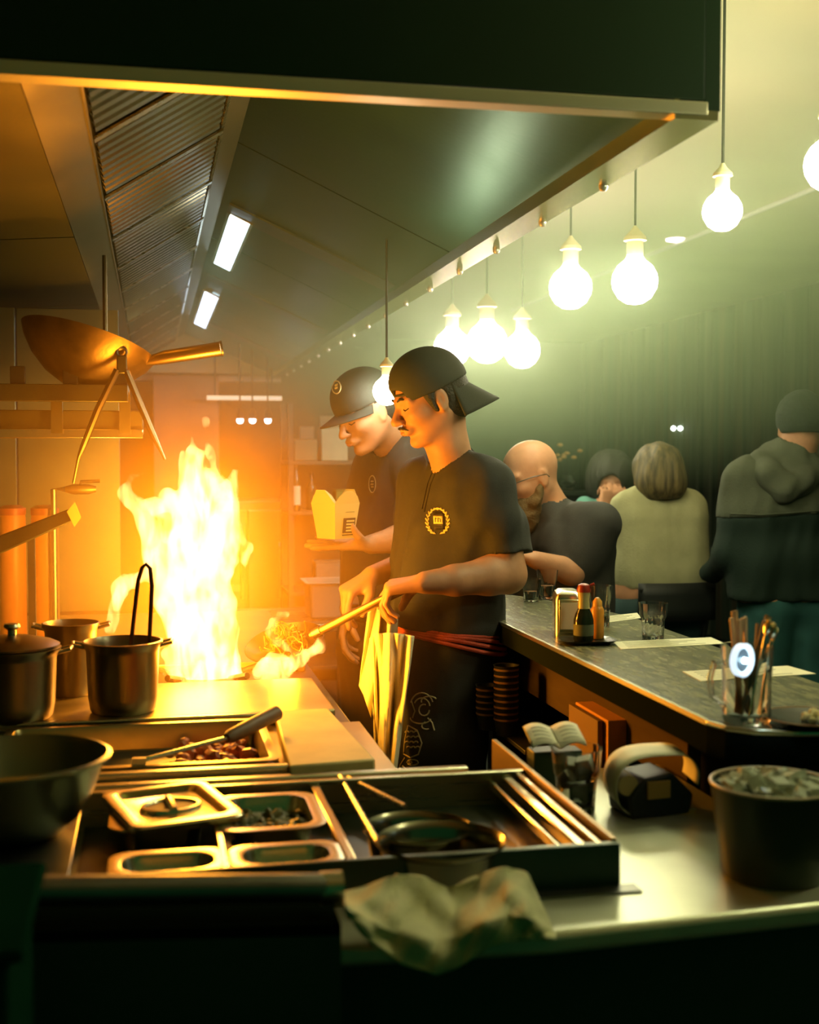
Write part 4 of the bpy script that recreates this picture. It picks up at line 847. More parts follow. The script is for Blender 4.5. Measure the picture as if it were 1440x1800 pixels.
S.chain([(W(772, 768, 2.90), .050), (W(770, 800, 2.91), .026), (W(765, 822, 2.91), .007)], .003, 'sub')         # open V neck
S.half(W(780, 1104, 3.04), (-.10, 0, -1))
sh1 = S.obj('shirt', BLACK_CLOTH, c1, 1); T1 = bvh(sh1)
strokes('placket', T1, [[(762, 824), (752, 850), (742, 895)], [(768, 826), (757, 852), (746, 900)]], .0016, BLACK_CLOTH, c1, .001)
strokes('collar_seam', T1, [[(760, 822), (775, 808), (800, 785), (822, 772)], [(745, 796), (752, 812), (760, 824)]], .003, BLACK_CLOTH, c1, .001)
# wreath emblem on the chest
wl = []
for s in (-1, 1):
    for k in range(9):
        a = -1.25+2.45*k/8; x, y = 770+s*18*math.cos(a), 916-22.5*math.sin(a); dx, dy = -s*math.sin(a)*4.5, -math.cos(a)*5
        wl.append([(x, y), (x+dx+s*3.0, y+dy), .0021]); wl.append([(x, y), (x+dx-s*2.6, y+dy), .0019])
    wl.append([(770+s*17.5*math.cos(-1.35+2.6*i/10), 916-23*math.sin(-1.35+2.6*i/10)) for i in range(11)]+[.0010])
strokes('emblem_wreath', T1, wl, .0012, GOLDP, c1, .0008)
patch('emblem_shield', T1, [(762, 899), (781, 899), (782, 930), (763, 932)], mat('shield_dark', (.02,.015,.01), .6), c1, .0008)
patch('emblem_panel', T1, [(762.5, 907), (779, 907), (779.5, 921), (763, 921)], GOLDP, c1, .0018); strokes('emblem_mark', T1, [[(766, 911), (766, 918)], [(766, 911), (769, 912)], [(771, 911), (771, 918)], [(771, 911), (775, 912), (775, 918)], [(764, 926), (776, 926)], [(767, 930), (774, 930)]], .0007, INK, c1, .0028)
strokes('emblem_tip', T1, [[(770, 893), (770, 897)], [(767, 895), (773, 895)]], .0015, GOLDP, c1, .001)
# apron skirt, trousers, shoes
S = SDF(*bounds([W(690, 1080, 3.2), W(870, 1390, 2.8), V3(c1.location.x-.2, 2.85, 0), V3(c1.location.x+.2, 3.2, 0)], .07), .006)
lo_ = [(W(776, 1095, 3.04), .062, .098), (W(772, 1135, 3.03), .060, .098), (W(770, 1200, 3.03), .062, .092), (W(769, 1290, 3.02), .066, .086), (V3(W(768, 1370, 3.02).x, 3.02, .62), .070, .084), (V3(W(768, 1370, 3.02).x, 3.02, .42), .075, .085)]
torso(S, lo_, ax, .04, .0)
for s in (-1, 1):
    p = lo_[-1][0]+ax*.08*s; S.chain([(p, .07), (V3(p.x+.02, p.y, .12), .062)], .02)
S.bend(.0030, 12, 21, .35); S.half(W(780, 1090, 3.04), (-.08, 0, 1)); ap1 = S.obj('apron', TROU, c1, 1); T2 = bvh(ap1)
for s in (-1, 1):
    p = lo_[-1][0]+ax*.08*s; q = SDF(*bounds([V3(p.x+.05, p.y, .0), V3(p.x-.16, p.y-.03, .12)], .07), .006); q.chain([(V3(p.x+.03, p.y, .055), .045), (V3(p.x-.05, p.y-.01, .05), .044), (V3(p.x-.12, p.y-.03, .04), .036)], .02); q.half(V3(0, 0, .004), (0, 0, -1)); q.obj('shoe', BLACK, c1)
# red cord round the waist
for k in range(4):
    g = MB(); c = W(781, 1102+k*7, 3.035); n = 40; pts = []
    for i in range(n):
        a = 2*math.pi*i/n; d = V3(math.cos(a), math.sin(a), 0); rr_ = .117+.002*k+.0*i; p = c+d*rr_+ax*.060*max(-1, min(1, d.dot(ax)*1.6)); pts.append(p+V3(0, 0, .020*(-(d.x))-.006*math.sin(a*2+k)))
    mkw('waist_cord', g.tube(pts, .0050, 8, closed=True), RED, c1)
# printed figures low on the apron
def wob(cx, cy, rx, ry, a0, a1, n=10): return [(cx+rx*math.cos(a0+(a1-a0)*i/n), cy+ry*math.sin(a0+(a1-a0)*i/n)) for i in range(n+1)]
pr = [wob(742, 1240, 20, 22, 3.4, 6.0), wob(742, 1242, 14, 15, 3.6, 6.2), wob(746, 1248, 9, 10, 0, 5), wob(740, 1262, 18, 10, .2, 3.2), wob(755, 1232, 14, 8, 2.8, 5.8), [(724, 1232), (730, 1250), (726, 1262)], [(752, 1262), (760, 1270), (764, 1284)], wob(750, 1276, 8, 6, 1, 4.5)]
pr += [[(718, 1275), (712, 1300), (710, 1325), (722, 1332), (736, 1326), (742, 1306), (734, 1284), (718, 1275)]]+[wob(716+8*i+3*(j % 2), 1288+9*j, 3.4, 3, 3.3, 6.2, 5) for i in range(3) for j in range(4)]+[wob(726, 1340, 10, 5, 0, 6.3), wob(722, 1340, 3, 2.4, 0, 6.3, 6), [(712, 1332), (704, 1345), (700, 1362)], [(708, 1346), (720, 1358), (728, 1360)], [(704, 1350), (712, 1364)]]
strokes('apron_print', T2, pr, .0019, GREYP, c1, .0006)
# cream towels tucked into the cord
q1_ = gridpx('towel_back', [(652, 1058), (672, 1062), (700, 1080)], [(664, 1350), (672, 1340), (690, 1330)], lambda u, v: 2.95-.09*u-.03*math.sin(u*3.1+.3)*(.4+v)+.016*math.sin(u*14+v*5), CREAM, c1, 26, 44)
tw = lambda u, v: 2.90-.11*u-.030*math.sin(u*3.14)-.022*math.sin(u*13.5+v*2.6)*min(1, .35+v*1.4)-.007*math.sin(u*29-v*6)
gridpx('towel_front', [(650, 1122), (664, 1114), (684, 1112), (706, 1114), (728, 1118)], [(662, 1378), (668, 1384), (674, 1386), (682, 1384), (694, 1376)], tw, CREAM, c1, 44, 60)
gridpx('towel_fold', [(648, 1072), (656, 1066), (670, 1070)], [(631, 1205), (640, 1222), (652, 1262)], lambda u, v: 2.92-.05*u-.012*math.sin(u*6+v*4), CREAM, c1, 20, 40)
# backward cap, hair, small face details
def cap_(H, par, back, m, S_h=.0042):
    S = SDF(*bounds([H.L(-.15, -.12, -.05), H.L(.14, .12, .16), H.L(-.15, .12, .16), H.L(.14, -.12, -.05), H.L(.14,.12,.16), H.L(-.15,-.12,.16)], .03), S_h)
    H.e(S, (-.018, 0, .040), (.113, .091, .097), .01); H.e(S, (-.010, 0, .075), (.090, .078, .066), .03); H.e(S, (-.018, 0, .034), (.103, .081, .090), .002, 'sub')
    up = H.R @ V3(0, 0, 1); S.half(H.L(0, 0, .024 if back else .036), -(up+H.R @ V3(.06 if not back else .12, 0, 0)))
    if back: H.cp(S, (.10, -.03, .028), (.10, .03, .028), .030, .030, .003, 'sub')        # strap opening over the forehead
    o = S.obj('cap', m, par, 1); d = -1 if back else 1; dn = -.95 if back else -.10
    def br(u, v):
        a = (u-.5)*2.5; R = .098+.092*v*(math.cos(a)**.8 if math.cos(a) > 0 else 0)
        return H.L(-.018+d*R*math.cos(a), (.084+.004*v)*math.sin(a), .032+dn*.085*v-.020*v*(abs(math.sin(a))**2)-(.012 if back else 0)*(1-abs(math.sin(a))))
    b = mkw('cap_brim', MB().grid(br, 30, 10), m, par, solid=.003, ang=60)
    mkw('cap_button', MB().lathe([(0, -.004), (.008, -.002), (.008, .002), (0, .004)], 14).shift(H.L(-.012, 0, .141)), m, par)
    if back: mkw('cap_strap', MB().tube([H.L(.093*math.cos(t)-.012, .085*math.sin(t), .038) for t in [-.6+1.2*i/12 for i in range(13)]], .005, 8), m, par)
    return o
CAPM = mat('cap_cloth', (.030, .034, .026), .8, bump=.1, bscale=400)
cap_(hd1, c1, True, CAPM)
def facebits(H, par, must=True, brow=True):
    for s in (-1, 1):
        if brow: mkw('eyebrow', MB().tube([H.L(.092, .014*s, .024), H.L(.089, .030*s, .030), H.L(.076, .047*s, .024)], [.0022, .0034, .0018], 8), HAIR, par)
        mkw('eyelash', MB().tube([H.L(.0835, .019*s, -.001), H.L(.0850, .032*s, -.005), H.L(.0770, .045*s, .000)], .0013, 6), HAIR, par)
    mkw('lip', MB().tube([H.L(.0920, -.020, -.0635), H.L(.0995, -.008, -.0655), H.L(.0995, .008, -.0655), H.L(.0920, .020, -.0635)], [.0015, .0040, .0040, .0015], 8), mat('lip_skin', (.52,.20,.14), .5), par)
    if must:
        for s in (-1, 1): mkw('moustache', MB().tube([H.L(.103, .001*s, -.0480), H.L(.101, .012*s, -.0500), H.L(.090, .026*s, -.0590)], [.0030, .0036, .0014], 8), HAIR, par)
facebits(hd1, c1)
S = SDF(*bounds([hd1.L(-.14, -.1, -.12), hd1.L(.08, .1, .10), hd1.L(-.14, .1, .1), hd1.L(.08, -.1, -.12)], .03), .004)
hd1.e(S, (-.030, 0, .020), (.098, .083, .085), .01); hd1.e(S, (-.060, 0, -.030), (.060, .066, .055), .03)
for s in (-1, 1): hd1.cp(S, (.020, .070*s, .02), (.008, .071*s, -.028), .012, .006, .01)
hd1.e(S, (.072, 0, -.02), (.100, .13, .085), .006, 'sub') if False else None
for s in (-1, 1): hd1.e(S, (-.010, .086*s, -.006), (.022, .020, .034), .004, 'sub')
S.half(hd1.L(.035, 0, 0), hd1.R @ V3(1, 0, -.25)); S.obj('hair', HAIR, c1)
# ---------------------------------------------------------------- the wok in his hands
wkt = thing('tossed_wok', 'long-handled iron wok held low over the burner by the nearer cook', 'wok', W(505, 1140, 2.98))
ctr = W(500, 1128, 2.99); R_ = .098; M = frame_m(ctr, (1, 0, .28), (0, 1, .30)); IRON = mat('black_iron', (.045, .035, .02), .4, .8, var=.3, scale=14)
mkw('wok_bowl', MB().lathe([(0, -.052), (R_*.4, -.047), (R_*.7, -.032), (R_*.92, -.010), (R_, 0), (R_*.985, .001), (R_*.9, -.008), (R_*.68, -.028), (R_*.4, -.042), (0, -.047)], 44, M), IRON, wkt)
j0 = M @ V3(R_*.9, 0, -.005); mkw('handle', MB().tube([j0, rod0, rod0.lerp(rod1, .55), rod1, rod1+(rod1-rod0)*.02], [.006, .0095, .0105, .0105, .009], 14), mat('handle_bronze', (.32, .20, .09), .35, .9), wkt)
mkw('ferrule', MB().tube([rod0.lerp(rod1, .02), rod0.lerp(rod1, .10)], .012, 14), STEEL_DK, wkt)
g = MB(); rr = random.Random(2)
for k in range(26):
    c = M @ V3(rr.uniform(-.05, .05), rr.uniform(-.05, .05), rr.uniform(-.03, .012)); a0 = rr.uniform(0, 6); r0 = rr.uniform(.008, .020)
    g.tube([c+V3(r0*math.cos(a0+t*.7), r0*.6*math.sin(a0+t*.7+k), r0*math.sin(a0+t*.6)+.004*t*rr.random()) for t in range(8)], .0021, 5)
g.v = list(g.v); mkt('noodles', g, mat('glazed_noodle', (.30, .11, .02), .35, var=.3, scale=40), ctr, 'glazed noodles flying up in the tossed wok', 'food', kind='stuff')
# ---------------------------------------------------------------- the second cook
c2 = thing('person', 'cook in black cap with badge, head bent over an open cream takeaway box', 'person', (W(700, 1100, 3.78).x, 3.78, 0))
ax2 = V3(.42, -.9, 0).normalized(); hd2 = Head(W(641, 727, 3.66), (-.82, -.42, -.42), (-.10, 0, 1), .92)
lv2 = [(W(712, 800, 3.78), .085, .070), (W(712, 850, 3.80), .085, .105), (W(706, 930, 3.82), .075, .125), (W(700, 1010, 3.82), .070, .125), (W(698, 1080, 3.82), .07, .125)]
S = SDF(*bounds([W(540, 640, 3.7), W(800, 1100, 3.3), V3(c2.location.x-.2, 3.5, 0), V3(c2.location.x+.3, 4.1, 0), W(700, 700, 4.05)], .05), .0052)
hd2.build(S, 1.08); S.chain([(hd2.L(-.03, 0, -.06), .058), (W(700, 790, 3.76), .062)], .02); torso(S, lv2, ax2, .04, -.015)
sn2, sf2 = W(738, 820, 3.62), W(668, 822, 3.96)
for a in (sn2, sf2): S.cap(W(712, 800, 3.78), a, .06, .055, .03)
e2, w2 = W(742, 945, 3.56), W(652, 957, 3.50)
S.chain([(sn2, .052), (e2, .044)], .02); S.chain([(e2, .044), (W(700, 948, 3.53), .040), (w2, .028)], .015)
hand(S, w2, (-1, .02, .02), (0, -.15, 1), (-.1, -1, .2), (.02, .02, .05, .10), 1.0, .16, .5, .75, -.05)
e3, w3 = W(650, 1000, 3.92), W(612, 1070, 3.75)
S.chain([(sf2, .05), (e3, .042)], .02); S.chain([(e3, .040), (w3, .027)], .015); hand(S, w3, (-.25, -.2, -1), (1, -.2, -.2), (-.6, -1, 0), (.35, .4, .45, .5), .98, .06)
for s in (-1, 1):
    hip = W(698, 1120, 3.82)+ax2*.08*s; S.chain([(hip, .08), (V3(hip.x, hip.y, .50), .055), (V3(hip.x, hip.y, .09), .04)], .02); S.cap(V3(hip.x, hip.y, .05), V3(hip.x-.14, hip.y-.03, .035), .036, .030, .02)
S.obj('body', SKIN, c2, 2)
S = SDF(*bounds([W(600, 730, 3.9), W(820, 1100, 3.4), W(640, 1100, 4.1)], .10), .006)
S.chain([(sn2, .070), (W(738, 905, 3.575), .072), (W(728, 950, 3.56), .066)], .03); S.chain([(sf2, .068), (W(655, 940, 3.94), .068)], .03)
torso(S, lv2, ax2, .05, .012)
for a in (sn2, sf2): S.cap(W(712, 796, 3.78), a, .074, .066, .05)
S.cap(W(688, 782, 3.76), W(706, 800, 3.78), .066, .075, .03); S.bend(.0035, 12, 5, .5)
S.chain([(hd2.L(-.03, 0, -.06), .058), (W(690, 782, 3.75), .060)], .004, 'sub'); S.half(W(700, 1085, 3.8), (0, 0, -1))
sh2 = S.obj('shirt', BLACK_CLOTH, c2, 1); T3 = bvh(sh2)
for px in (655,):
    strokes('emblem_ring', T3, [wob(655, 851, 6, 15, 0, 6.3, 16)], .0016, GREYP, c2, .001); strokes('emblem_mark', T3, [[(653, 846), (657, 846)], [(653, 851), (657, 851)], [(654, 856), (657, 856)]], .0024, GREYP, c2, .001)
S = SDF(*bounds([W(600, 1060, 3.9), W(820, 1100, 3.5), V3(c2.location.x-.2, 3.55, 0), V3(c2.location.x+.25, 4.05, 0)], .09), .008)
l3 = [(W(698, 1085, 3.82), .07, .13), (V3(c2.location.x, 3.82, .85), .08, .135), (V3(c2.location.x, 3.82, .45), .09, .12)]
torso(S, l3, ax2, .04)
for s in (-1, 1): p = l3[-1][0]+ax2*.08*s; S.chain([(p, .07), (V3(p.x, p.y, .10), .06)], .02)
S.bend(.004, 10, 31, .4); S.half(V3(0, 0, W(700, 1092, 3.8).z), (0, 0, 1)); S.obj('apron', TROU, c2, 1)
for s in (-1, 1):
    p = l3[-1][0]+ax2*.08*s; q = SDF(*bounds([V3(p.x+.05, p.y, .0), V3(p.x-.16, p.y-.03, .12)], .07), .008); q.chain([(V3(p.x+.03, p.y, .055), .045), (V3(p.x-.12, p.y-.03, .04), .038)], .02); q.half(V3(0, 0, .004), (0, 0, -1)); q.obj('shoe', BLACK, c2)
cp2 = cap_(hd2, c2, False, CAPM); T4 = bvh(cp2); facebits(hd2, c2, False)
strokes('cap_badge', T4, [wob(592, 681, 7.5, 11, 0, 6.3, 16)], .0020, GREYP, c2, .001); strokes('cap_badge', T4, [[(590, 678), (594, 676)], [(590, 683), (594, 681)]], .0034, GREYP, c2, .001)
S = SDF(*bounds([hd2.L(-.14, -.1, -.10), hd2.L(.06, .1, .10), hd2.L(-.14, .1, .1), hd2.L(.06, -.1, -.10)], .03), .005)
hd2.e(S, (-.028, 0, .020), (.096, .081, .083), .01); hd2.e(S, (-.060, 0, -.02), (.055, .064, .05), .03)
for s in (-1, 1): hd2.e(S, (-.010, .086*s, -.006), (.022, .020, .034), .004, 'sub')
S.half(hd2.L(.02, 0, 0), hd2.R @ V3(1, 0, -.25)); S.obj('hair', HAIR, c2)
# takeaway box on his palm
q = W(590, 951, 3.46)+V3(0, 0, .008); bx = thing('takeaway_box', 'open cream folded takeaway box with dark printed label, on the far cook\'s palm', 'takeaway box', q, .62); BOXM = mat('box_card', (.80, .66, .28), .7)
b0, t0, hh, th = .036, .048, .098, .0012
def face_(i): 
    a = i*math.pi/2; R = Matrix.Rotation(a, 4, 'Z'); return R
for i in range(4):
    R = face_(i); pts = [R @ V3(-b0, -b0, 0), R @ V3(b0, -b0, 0), R @ V3(t0, -t0, hh), R @ V3(-t0, -t0, hh)]; n = (pts[1]-pts[0]).cross(pts[3]-pts[0]).normalized()*-th
    mk('side_wall', MB().prism(pts, n), BOXM, bx)
    if i % 2 == 0: fl_ = [R @ V3(-t0, -t0, hh), R @ V3(t0, -t0, hh), R @ V3(t0*.72, -t0*1.10, hh+.020), R @ V3(t0*.30, -t0*1.16, hh+.034), R @ V3(-t0*.30, -t0*1.16, hh+.034), R @ V3(-t0*.72, -t0*1.10, hh+.020)]
    else: fl_ = [R @ V3(-t0, -t0, hh), R @ V3(t0, -t0, hh), R @ V3(t0*.35, -t0*1.2, hh+.038), R @ V3(-t0*.35, -t0*1.2, hh+.038)]
    mk('flap', MB().prism(fl_, n), BOXM, bx)
mk('floor_panel', MB().box((-b0, -b0, 0), (b0, b0, .0015)), BOXM, bx)
Rl = Matrix.Rotation(0, 4, 'Z'); u_ = V3(1, 0, 0); vv = V3(0, -(t0-b0), hh).normalized(); o_ = V3(0, -b0, 0)+vv*.028+V3(0, -.0018, 0)
def lab(x0, x1, y0, y1): return MB().prism([o_+u_*x0+vv*y0, o_+u_*x1+vv*y0, o_+u_*x1+vv*y1, o_+u_*x0+vv*y1], (0, -.0004, 0))
pn = mk('printed_label', lab(-.012, .034, -.012, .030), INK, bx)
for k in range(4): mk('label_stripe', lab(.0, .030, -.008+k*.009, -.003+k*.009).shift((0, -.0005, 0)), BOXM, pn)
mk('print_line', lab(-.006, .028, .046, .0475), mat('faded_print', (0,0,0)), bx); mk('print_line', lab(-.012, .034, -.019, -.016), INK, bx)
# ---------------------------------------------------------------- customers
def figure(label, loc, h, skin, clothes, extra=None):
    t = thing('person', label, 'person', loc); S = SDF(*skin['b'], h); skin['f'](S); S.obj('body', SKIN, t, 1)
    for nm, m, bb, fn in clothes:
        S = SDF(*bb, h); fn(S); S.obj(nm, m, t, 1)
    return t
def bp(pts, pad=.16): return bounds(pts, pad)
def legs(S, P, spread, r0=.08, r1=.05, seat=None):
    for s in (-1, 1):
        a = P+V3(spread*s, 0, 0)
        if seat: k = a+V3(*seat); S.chain([(a, r0), (k, r0*.8), (V3(k.x, k.y, .08), r1)], .03); S.cap(V3(k.x, k.y, .05), V3(k.x+seat[0]*.2, k.y+seat[1]*.25, .04), .04, .032, .02)
        else: S.chain([(a, r0), (V3(a.x, a.y, .5), r0*.72), (V3(a.x, a.y, .08), r1)], .03); S.cap(V3(a.x, a.y-.02, .05), V3(a.x, a.y+.13, .04), .04, .032, .02)
# bald bearded man with glasses
Y = 3.95; Hb = Head(W(928, 838, Y), (-.93, -.28, -.30), sc=.98)
def sk(S):
    Hb.build(S); S.chain([(Hb.L(-.035, 0, -.05), .058), (W(972, 905, Y+.03), .068)], .03)
    S.chain([(W(985, 918, Y+.03)+V3(.066,-.177,0), .055), (W(1005, 1005, Y-.17), .045), (W(940, 984, Y-.22), .028)], .02); hand(S, W(940, 984, Y-.22), (-1, .1, .35), (0, .1, -1), (0, 1, .1), (.6, .7, .75, .8), .95)
    torso(S, [(W(985, 930, Y+.03), .1, .08), (W(985, 1080, Y+.03), .09, .10)], V3(.2, -.98, 0), .04); legs(S, V3(W(985, 1080, Y).x, Y+.05, .66), .09, .07, .05, (-.25, -.05, -.08))
def shirt_(S):
    A = V3(.35, -.93, 0).normalized(); torso(S, [(W(985, 918, Y+.03), .10, .075), (W(982, 960, Y+.03), .10, .115), (W(980, 1040, Y+.03), .09, .12), (W(980, 1110, Y+.03), .09, .13)], A, .05)
    for s in (-1, 1): c = W(985, 918, Y+.03)+A*.19*s; S.chain([(c, .070), (W(1005, 995, Y-.15) if s > 0 else c+V3(0, 0, -.2), .066)], .04)
    S.cap(W(965, 898, Y+.02), W(985, 915, Y+.03), .075, .08, .03); S.bend(.004, 11, 6, .5); S.chain([(Hb.L(-.03, 0, -.06), .058), (W(966, 896, Y+.02), .064)], .004, 'sub')
bz = V3(W(980, 1080, Y).x, Y+.03, 0)
cb = figure('bald bearded man with glasses and black T-shirt seated across the bar', bz, .007, dict(b=bp([W(890, 780, Y), W(1040, 1110, Y-.25), V3(bz.x-.3, Y-.2, .1), V3(bz.x+.2, Y+.3, .1)]), f=sk),
    [('shirt', BLACK_CLOTH, bp([W(900, 880, Y-.25), W(1060, 1120, Y-.25), W(1060, 1120, Y+.3)]), shirt_),
     ('trousers', TROU, bp([V3(bz.x-.35, Y-.2, .1), V3(bz.x+.25, Y+.25, .75)]), lambda S: (legs(S, V3(bz.x, Y+.05, .68), .09, .10, .065, (-.25, -.05, -.08)), S.half(V3(0, 0, .06), (0, 0, -1))))])
S = SDF(*bounds([Hb.L(.0, -.09, -.20), Hb.L(.13, .09, -.02)], .05), .005)
Hb.e(S, (.045, 0, -.095), (.062, .062, .062), .01); Hb.e(S, (.055, 0, -.135), (.045, .042, .050), .03); Hb.cp(S, (-.002, .066, -.02), (.03, .060, -.07), .010, .022, .02); Hb.cp(S, (-.002, -.066, -.02), (.03, -.060, -.07), .010, .022, .02)
Hb.e(S, (.104, 0, -.066), (.016, .022, .007), .004, 'sub'); Hb.e(S, (.105, 0, -.025), (.035, .06, .028), .006, 'sub'); S.bend(.0018, 60, 2); S.obj('beard', mat('brown_beard', (.14, .085, .03), .8, bump=.5, bscale=150), cb)
GL = mat('glasses_frame', (.04, .04, .03), .3)
gl = MB()
for s in (-1, 1):
    gl.tube([Hb.L(.096-.004*abs(math.cos(t)), .032*s+.021*math.cos(t), .002+.016*math.sin(t)) for t in [2*math.pi*i/20 for i in range(20)]], .0014, 6, closed=True); gl.tube([Hb.L(.088, .054*s, .006), Hb.L(.03, .076*s, .010), Hb.L(-.02, .082*s, .004), Hb.L(-.03, .082*s, -.008)], .0016, 6)
gl.tube([Hb.L(.098, -.012, .004), Hb.L(.108, 0, .008), Hb.L(.098, .012, .004)], .0014, 6); mkw('glasses', gl, GL, cb)
# woman in cream sweater, seen from behind
SWEAT = mat('cream_knit', (.42, .40, .22), .9, var=.06, scale=20, bump=.25, bscale=140)
Y = 4.75; Hw = Head(W(1152, 836, Y), (-.25, .95, -.12), sc=.98); wz = V3(W(1160, 1040, Y).x, Y, 0)
def sk(S): Hw.build(S); S.chain([(Hw.L(-.03, 0, -.05), .05), (W(1157, 885, Y), .06)], .02); torso(S, [(W(1157, 900, Y), .10, .07), (W(1160, 1040, Y), .09, .10)], V3(1, 0, 0), .04); legs(S, V3(wz.x, Y, .72), .09, .08, .05, (-.05, .38, -.05))
def sw(S):
    torso(S, [(W(1157, 880, Y), .100, .055), (W(1158, 910, Y), .10, .09), (W(1160, 960, Y), .085, .105), (W(1163, 1000, Y+.0), .085, .105), (W(1166, 1020, Y), .09, .10)], V3(1, 0, 0), .05)
    for s, e, w in ((-1, (1098, 955), (1120, 930)), (1, (1222, 965), (1205, 935))):
        sh = W(1157+s*62, 890, Y); S.chain([(sh, .052), (W(e[0], e[1]-15, Y), .046)], .03); S.chain([(W(e[0], e[1]-15, Y), .045), (W(w[0], w[1]-10, Y+.22), .035)], .02)
    S.bend(.004, 12, 9, .8); S.half(W(1160, 1036, Y-.1), (0, 0, -1))
fw_ = figure('woman with brown bobbed hair in a cream sweater, her back turned', wz, .0085, dict(b=bp([W(1100, 800, Y), W(1230, 1040, Y), V3(wz.x-.2, Y-.05, .1), V3(wz.x+.2, Y+.4, .1)]), f=sk),
    [('sweater', SWEAT, bp([W(1085, 850, Y-.1), W(1240, 1050, Y+.3)]), sw),
     ('trousers', mat('dark_denim', (.02, .05, .05), .8, var=.2), bp([V3(wz.x-.25, Y-.1, .05), V3(wz.x+.25, Y+.5, .85)]), lambda S: (S.cap(V3(wz.x-.08, Y, .82), V3(wz.x+.08, Y, .82), .12, .12, .04), legs(S, V3(wz.x, Y, .76), .09, .11, .07, (-.05, .38, -.05)), S.half(V3(0, 0, .06), (0, 0, -1))))])
def bob(H, par, m, sc=1., long=.0, seed=1, nm='hair', cut=-.105, h=.006):
    S = SDF(*bounds([H.L(-.16, -.13, -.18), H.L(.10, .13, .15), H.L(-.16, .13, .15), H.L(.1, -.13, -.18), H.L(.1,.13,-.18)], .03), h)
    H.e(S, (-.022, 0, .035), (.116*sc, .098*sc, .100*sc), .02); H.e(S, (-.035, 0, -.035), (.100*sc, .104*sc, .085+long), .04)
    H.e(S, (.10, 0, -.04), (.075, .062, .095), .012, 'sub'); S.bend(.0030, 32, seed, .25); up = H.R @ V3(0, 0, 1); S.half(H.L(0, 0, cut-long), -up, .01); return S.obj(nm, m, par, 1)
bob(Hw, fw_, mat('brown_hair', (.045, .028, .010), .5, col2=(.20, .14, .05), scale=10, stretch=(6, 6, .8), bump=.4, bscale=120))
# woman in blue sweater, hands at her face
Y = 5.7; Hv = Head(W(1074, 845, Y), (-.35, -.90, -.25), sc=.98); vz = V3(W(1068, 1000, Y).x, Y+.02, 0)
def sk(S):
    Hv.build(S); S.chain([(Hv.L(-.03, 0, -.05), .05), (W(1068, 895, Y), .06)], .02); torso(S, [(W(1066, 905, Y), .09, .07), (W(1068, 1010, Y), .08, .09)], V3(1, 0, 0), .04)
    hand(S, W(1060, 893, Y-.13), (.35, .1, 1), (0, 1, .1), (1, 0, 0), (.7, .8, .9, 1), .95); hand(S, W(1098, 893, Y-.13), (-.2, .1, 1), (0, 1, .1), (-1, 0, 0), (.7, .8, .9, 1), .95)
    legs(S, V3(vz.x, Y, .6), .09, .08, .05, (.0, -.30, -.05))
def sw(S):
    torso(S, [(W(1066, 895, Y), .085, .055), (W(1066, 930, Y), .08, .09), (W(1068, 1010, Y), .08, .10)], V3(1, 0, 0), .05)
    for s, e, w in ((-1, (1045, 935), (1059, 896)), (1, (1110, 940), (1099, 896))):
        sh = W(1066+s*38, 890, Y); S.chain([(sh, .05), (W(*e, Y-.12), .045), (W(*w, Y-.13), .032)], .02)
    S.bend(.0045, 12, 3, .6)
fv = figure('dark-haired woman in teal sweater with both hands raised to her face', vz, .009, dict(b=bp([W(1030, 800, Y-.2), W(1130, 1040, Y+.1), V3(vz.x-.2, Y-.35, .1), V3(vz.x+.2, Y+.1, .1)]), f=sk),
    [('sweater', mat('teal_knit', (.12, .30, .26), .9, bump=.25, bscale=140), bp([W(1020, 860, Y-.2), W(1130, 1040, Y+.1)]), sw),
     ('trousers', TROU, bp([V3(vz.x-.2, Y-.4, .05), V3(vz.x+.2, Y+.15, .7)]), lambda S: (S.cap(V3(vz.x-.07, Y, .66), V3(vz.x+.07, Y, .66), .11, .11, .04), legs(S, V3(vz.x, Y, .62), .09, .10, .065, (.0, -.30, -.05)), S.half(V3(0, 0, .06), (0, 0, -1))))])
bob(Hv, fv, HAIR, 1.16, .02, 4)
# standing man in beanie and hooded jacket, seen from behind
Y = 4.3; Hm = Head(W(1408, 752, Y), (.35, .92, -.05), sc=1.0); mz = V3(W(1385, 1040, Y).x, Y, 0)
HOOD = mat('grey_fleece', (.075, .085, .055), .9, var=.12, scale=14, bump=.2, bscale=160); JK = mat('dark_jacket', (.008, .022, .015), .85, bump=.15, bscale=160)
def sk(S): Hm.build(S); S.chain([(Hm.L(-.03, 0, -.05), .058), (W(1400, 805, Y), .07)], .02); torso(S, [(W(1395, 850, Y), .12, .08), (W(1390, 1040, Y), .10, .10)], V3(1, 0, 0), .04); legs(S, V3(mz.x, Y, .95), .10, .085, .05)
def body_(S):
    torso(S, [(W(1392, 840, Y), .150, .080), (W(1390, 900, Y), .14, .115), (W(1386, 980, Y), .13, .118), (W(1384, 1036, Y), .13, .115)], V3(1, 0, 0), .05)
    for s in (-1, 1): sh = W(1392, 845, Y)+V3(.205*s, 0, 0); S.chain([(sh, .070), (sh+V3(.035*s, .02, -.26), .058), (sh+V3(.02*s, .20, -.36), .045)], .04)
    S.bend(.005, 10, 12, .5)
def yoke(S): body_(S); S.D -= .004; S.half(W(1390, 906, Y-.12), (.06, 0, -1))
def lower(S): body_(S); S.half(W(1390, 904, Y-.12), (-.06, 0, 1)); S.half(V3(0, 0, W(1384, 1052, Y).z), (0, 0, -1))
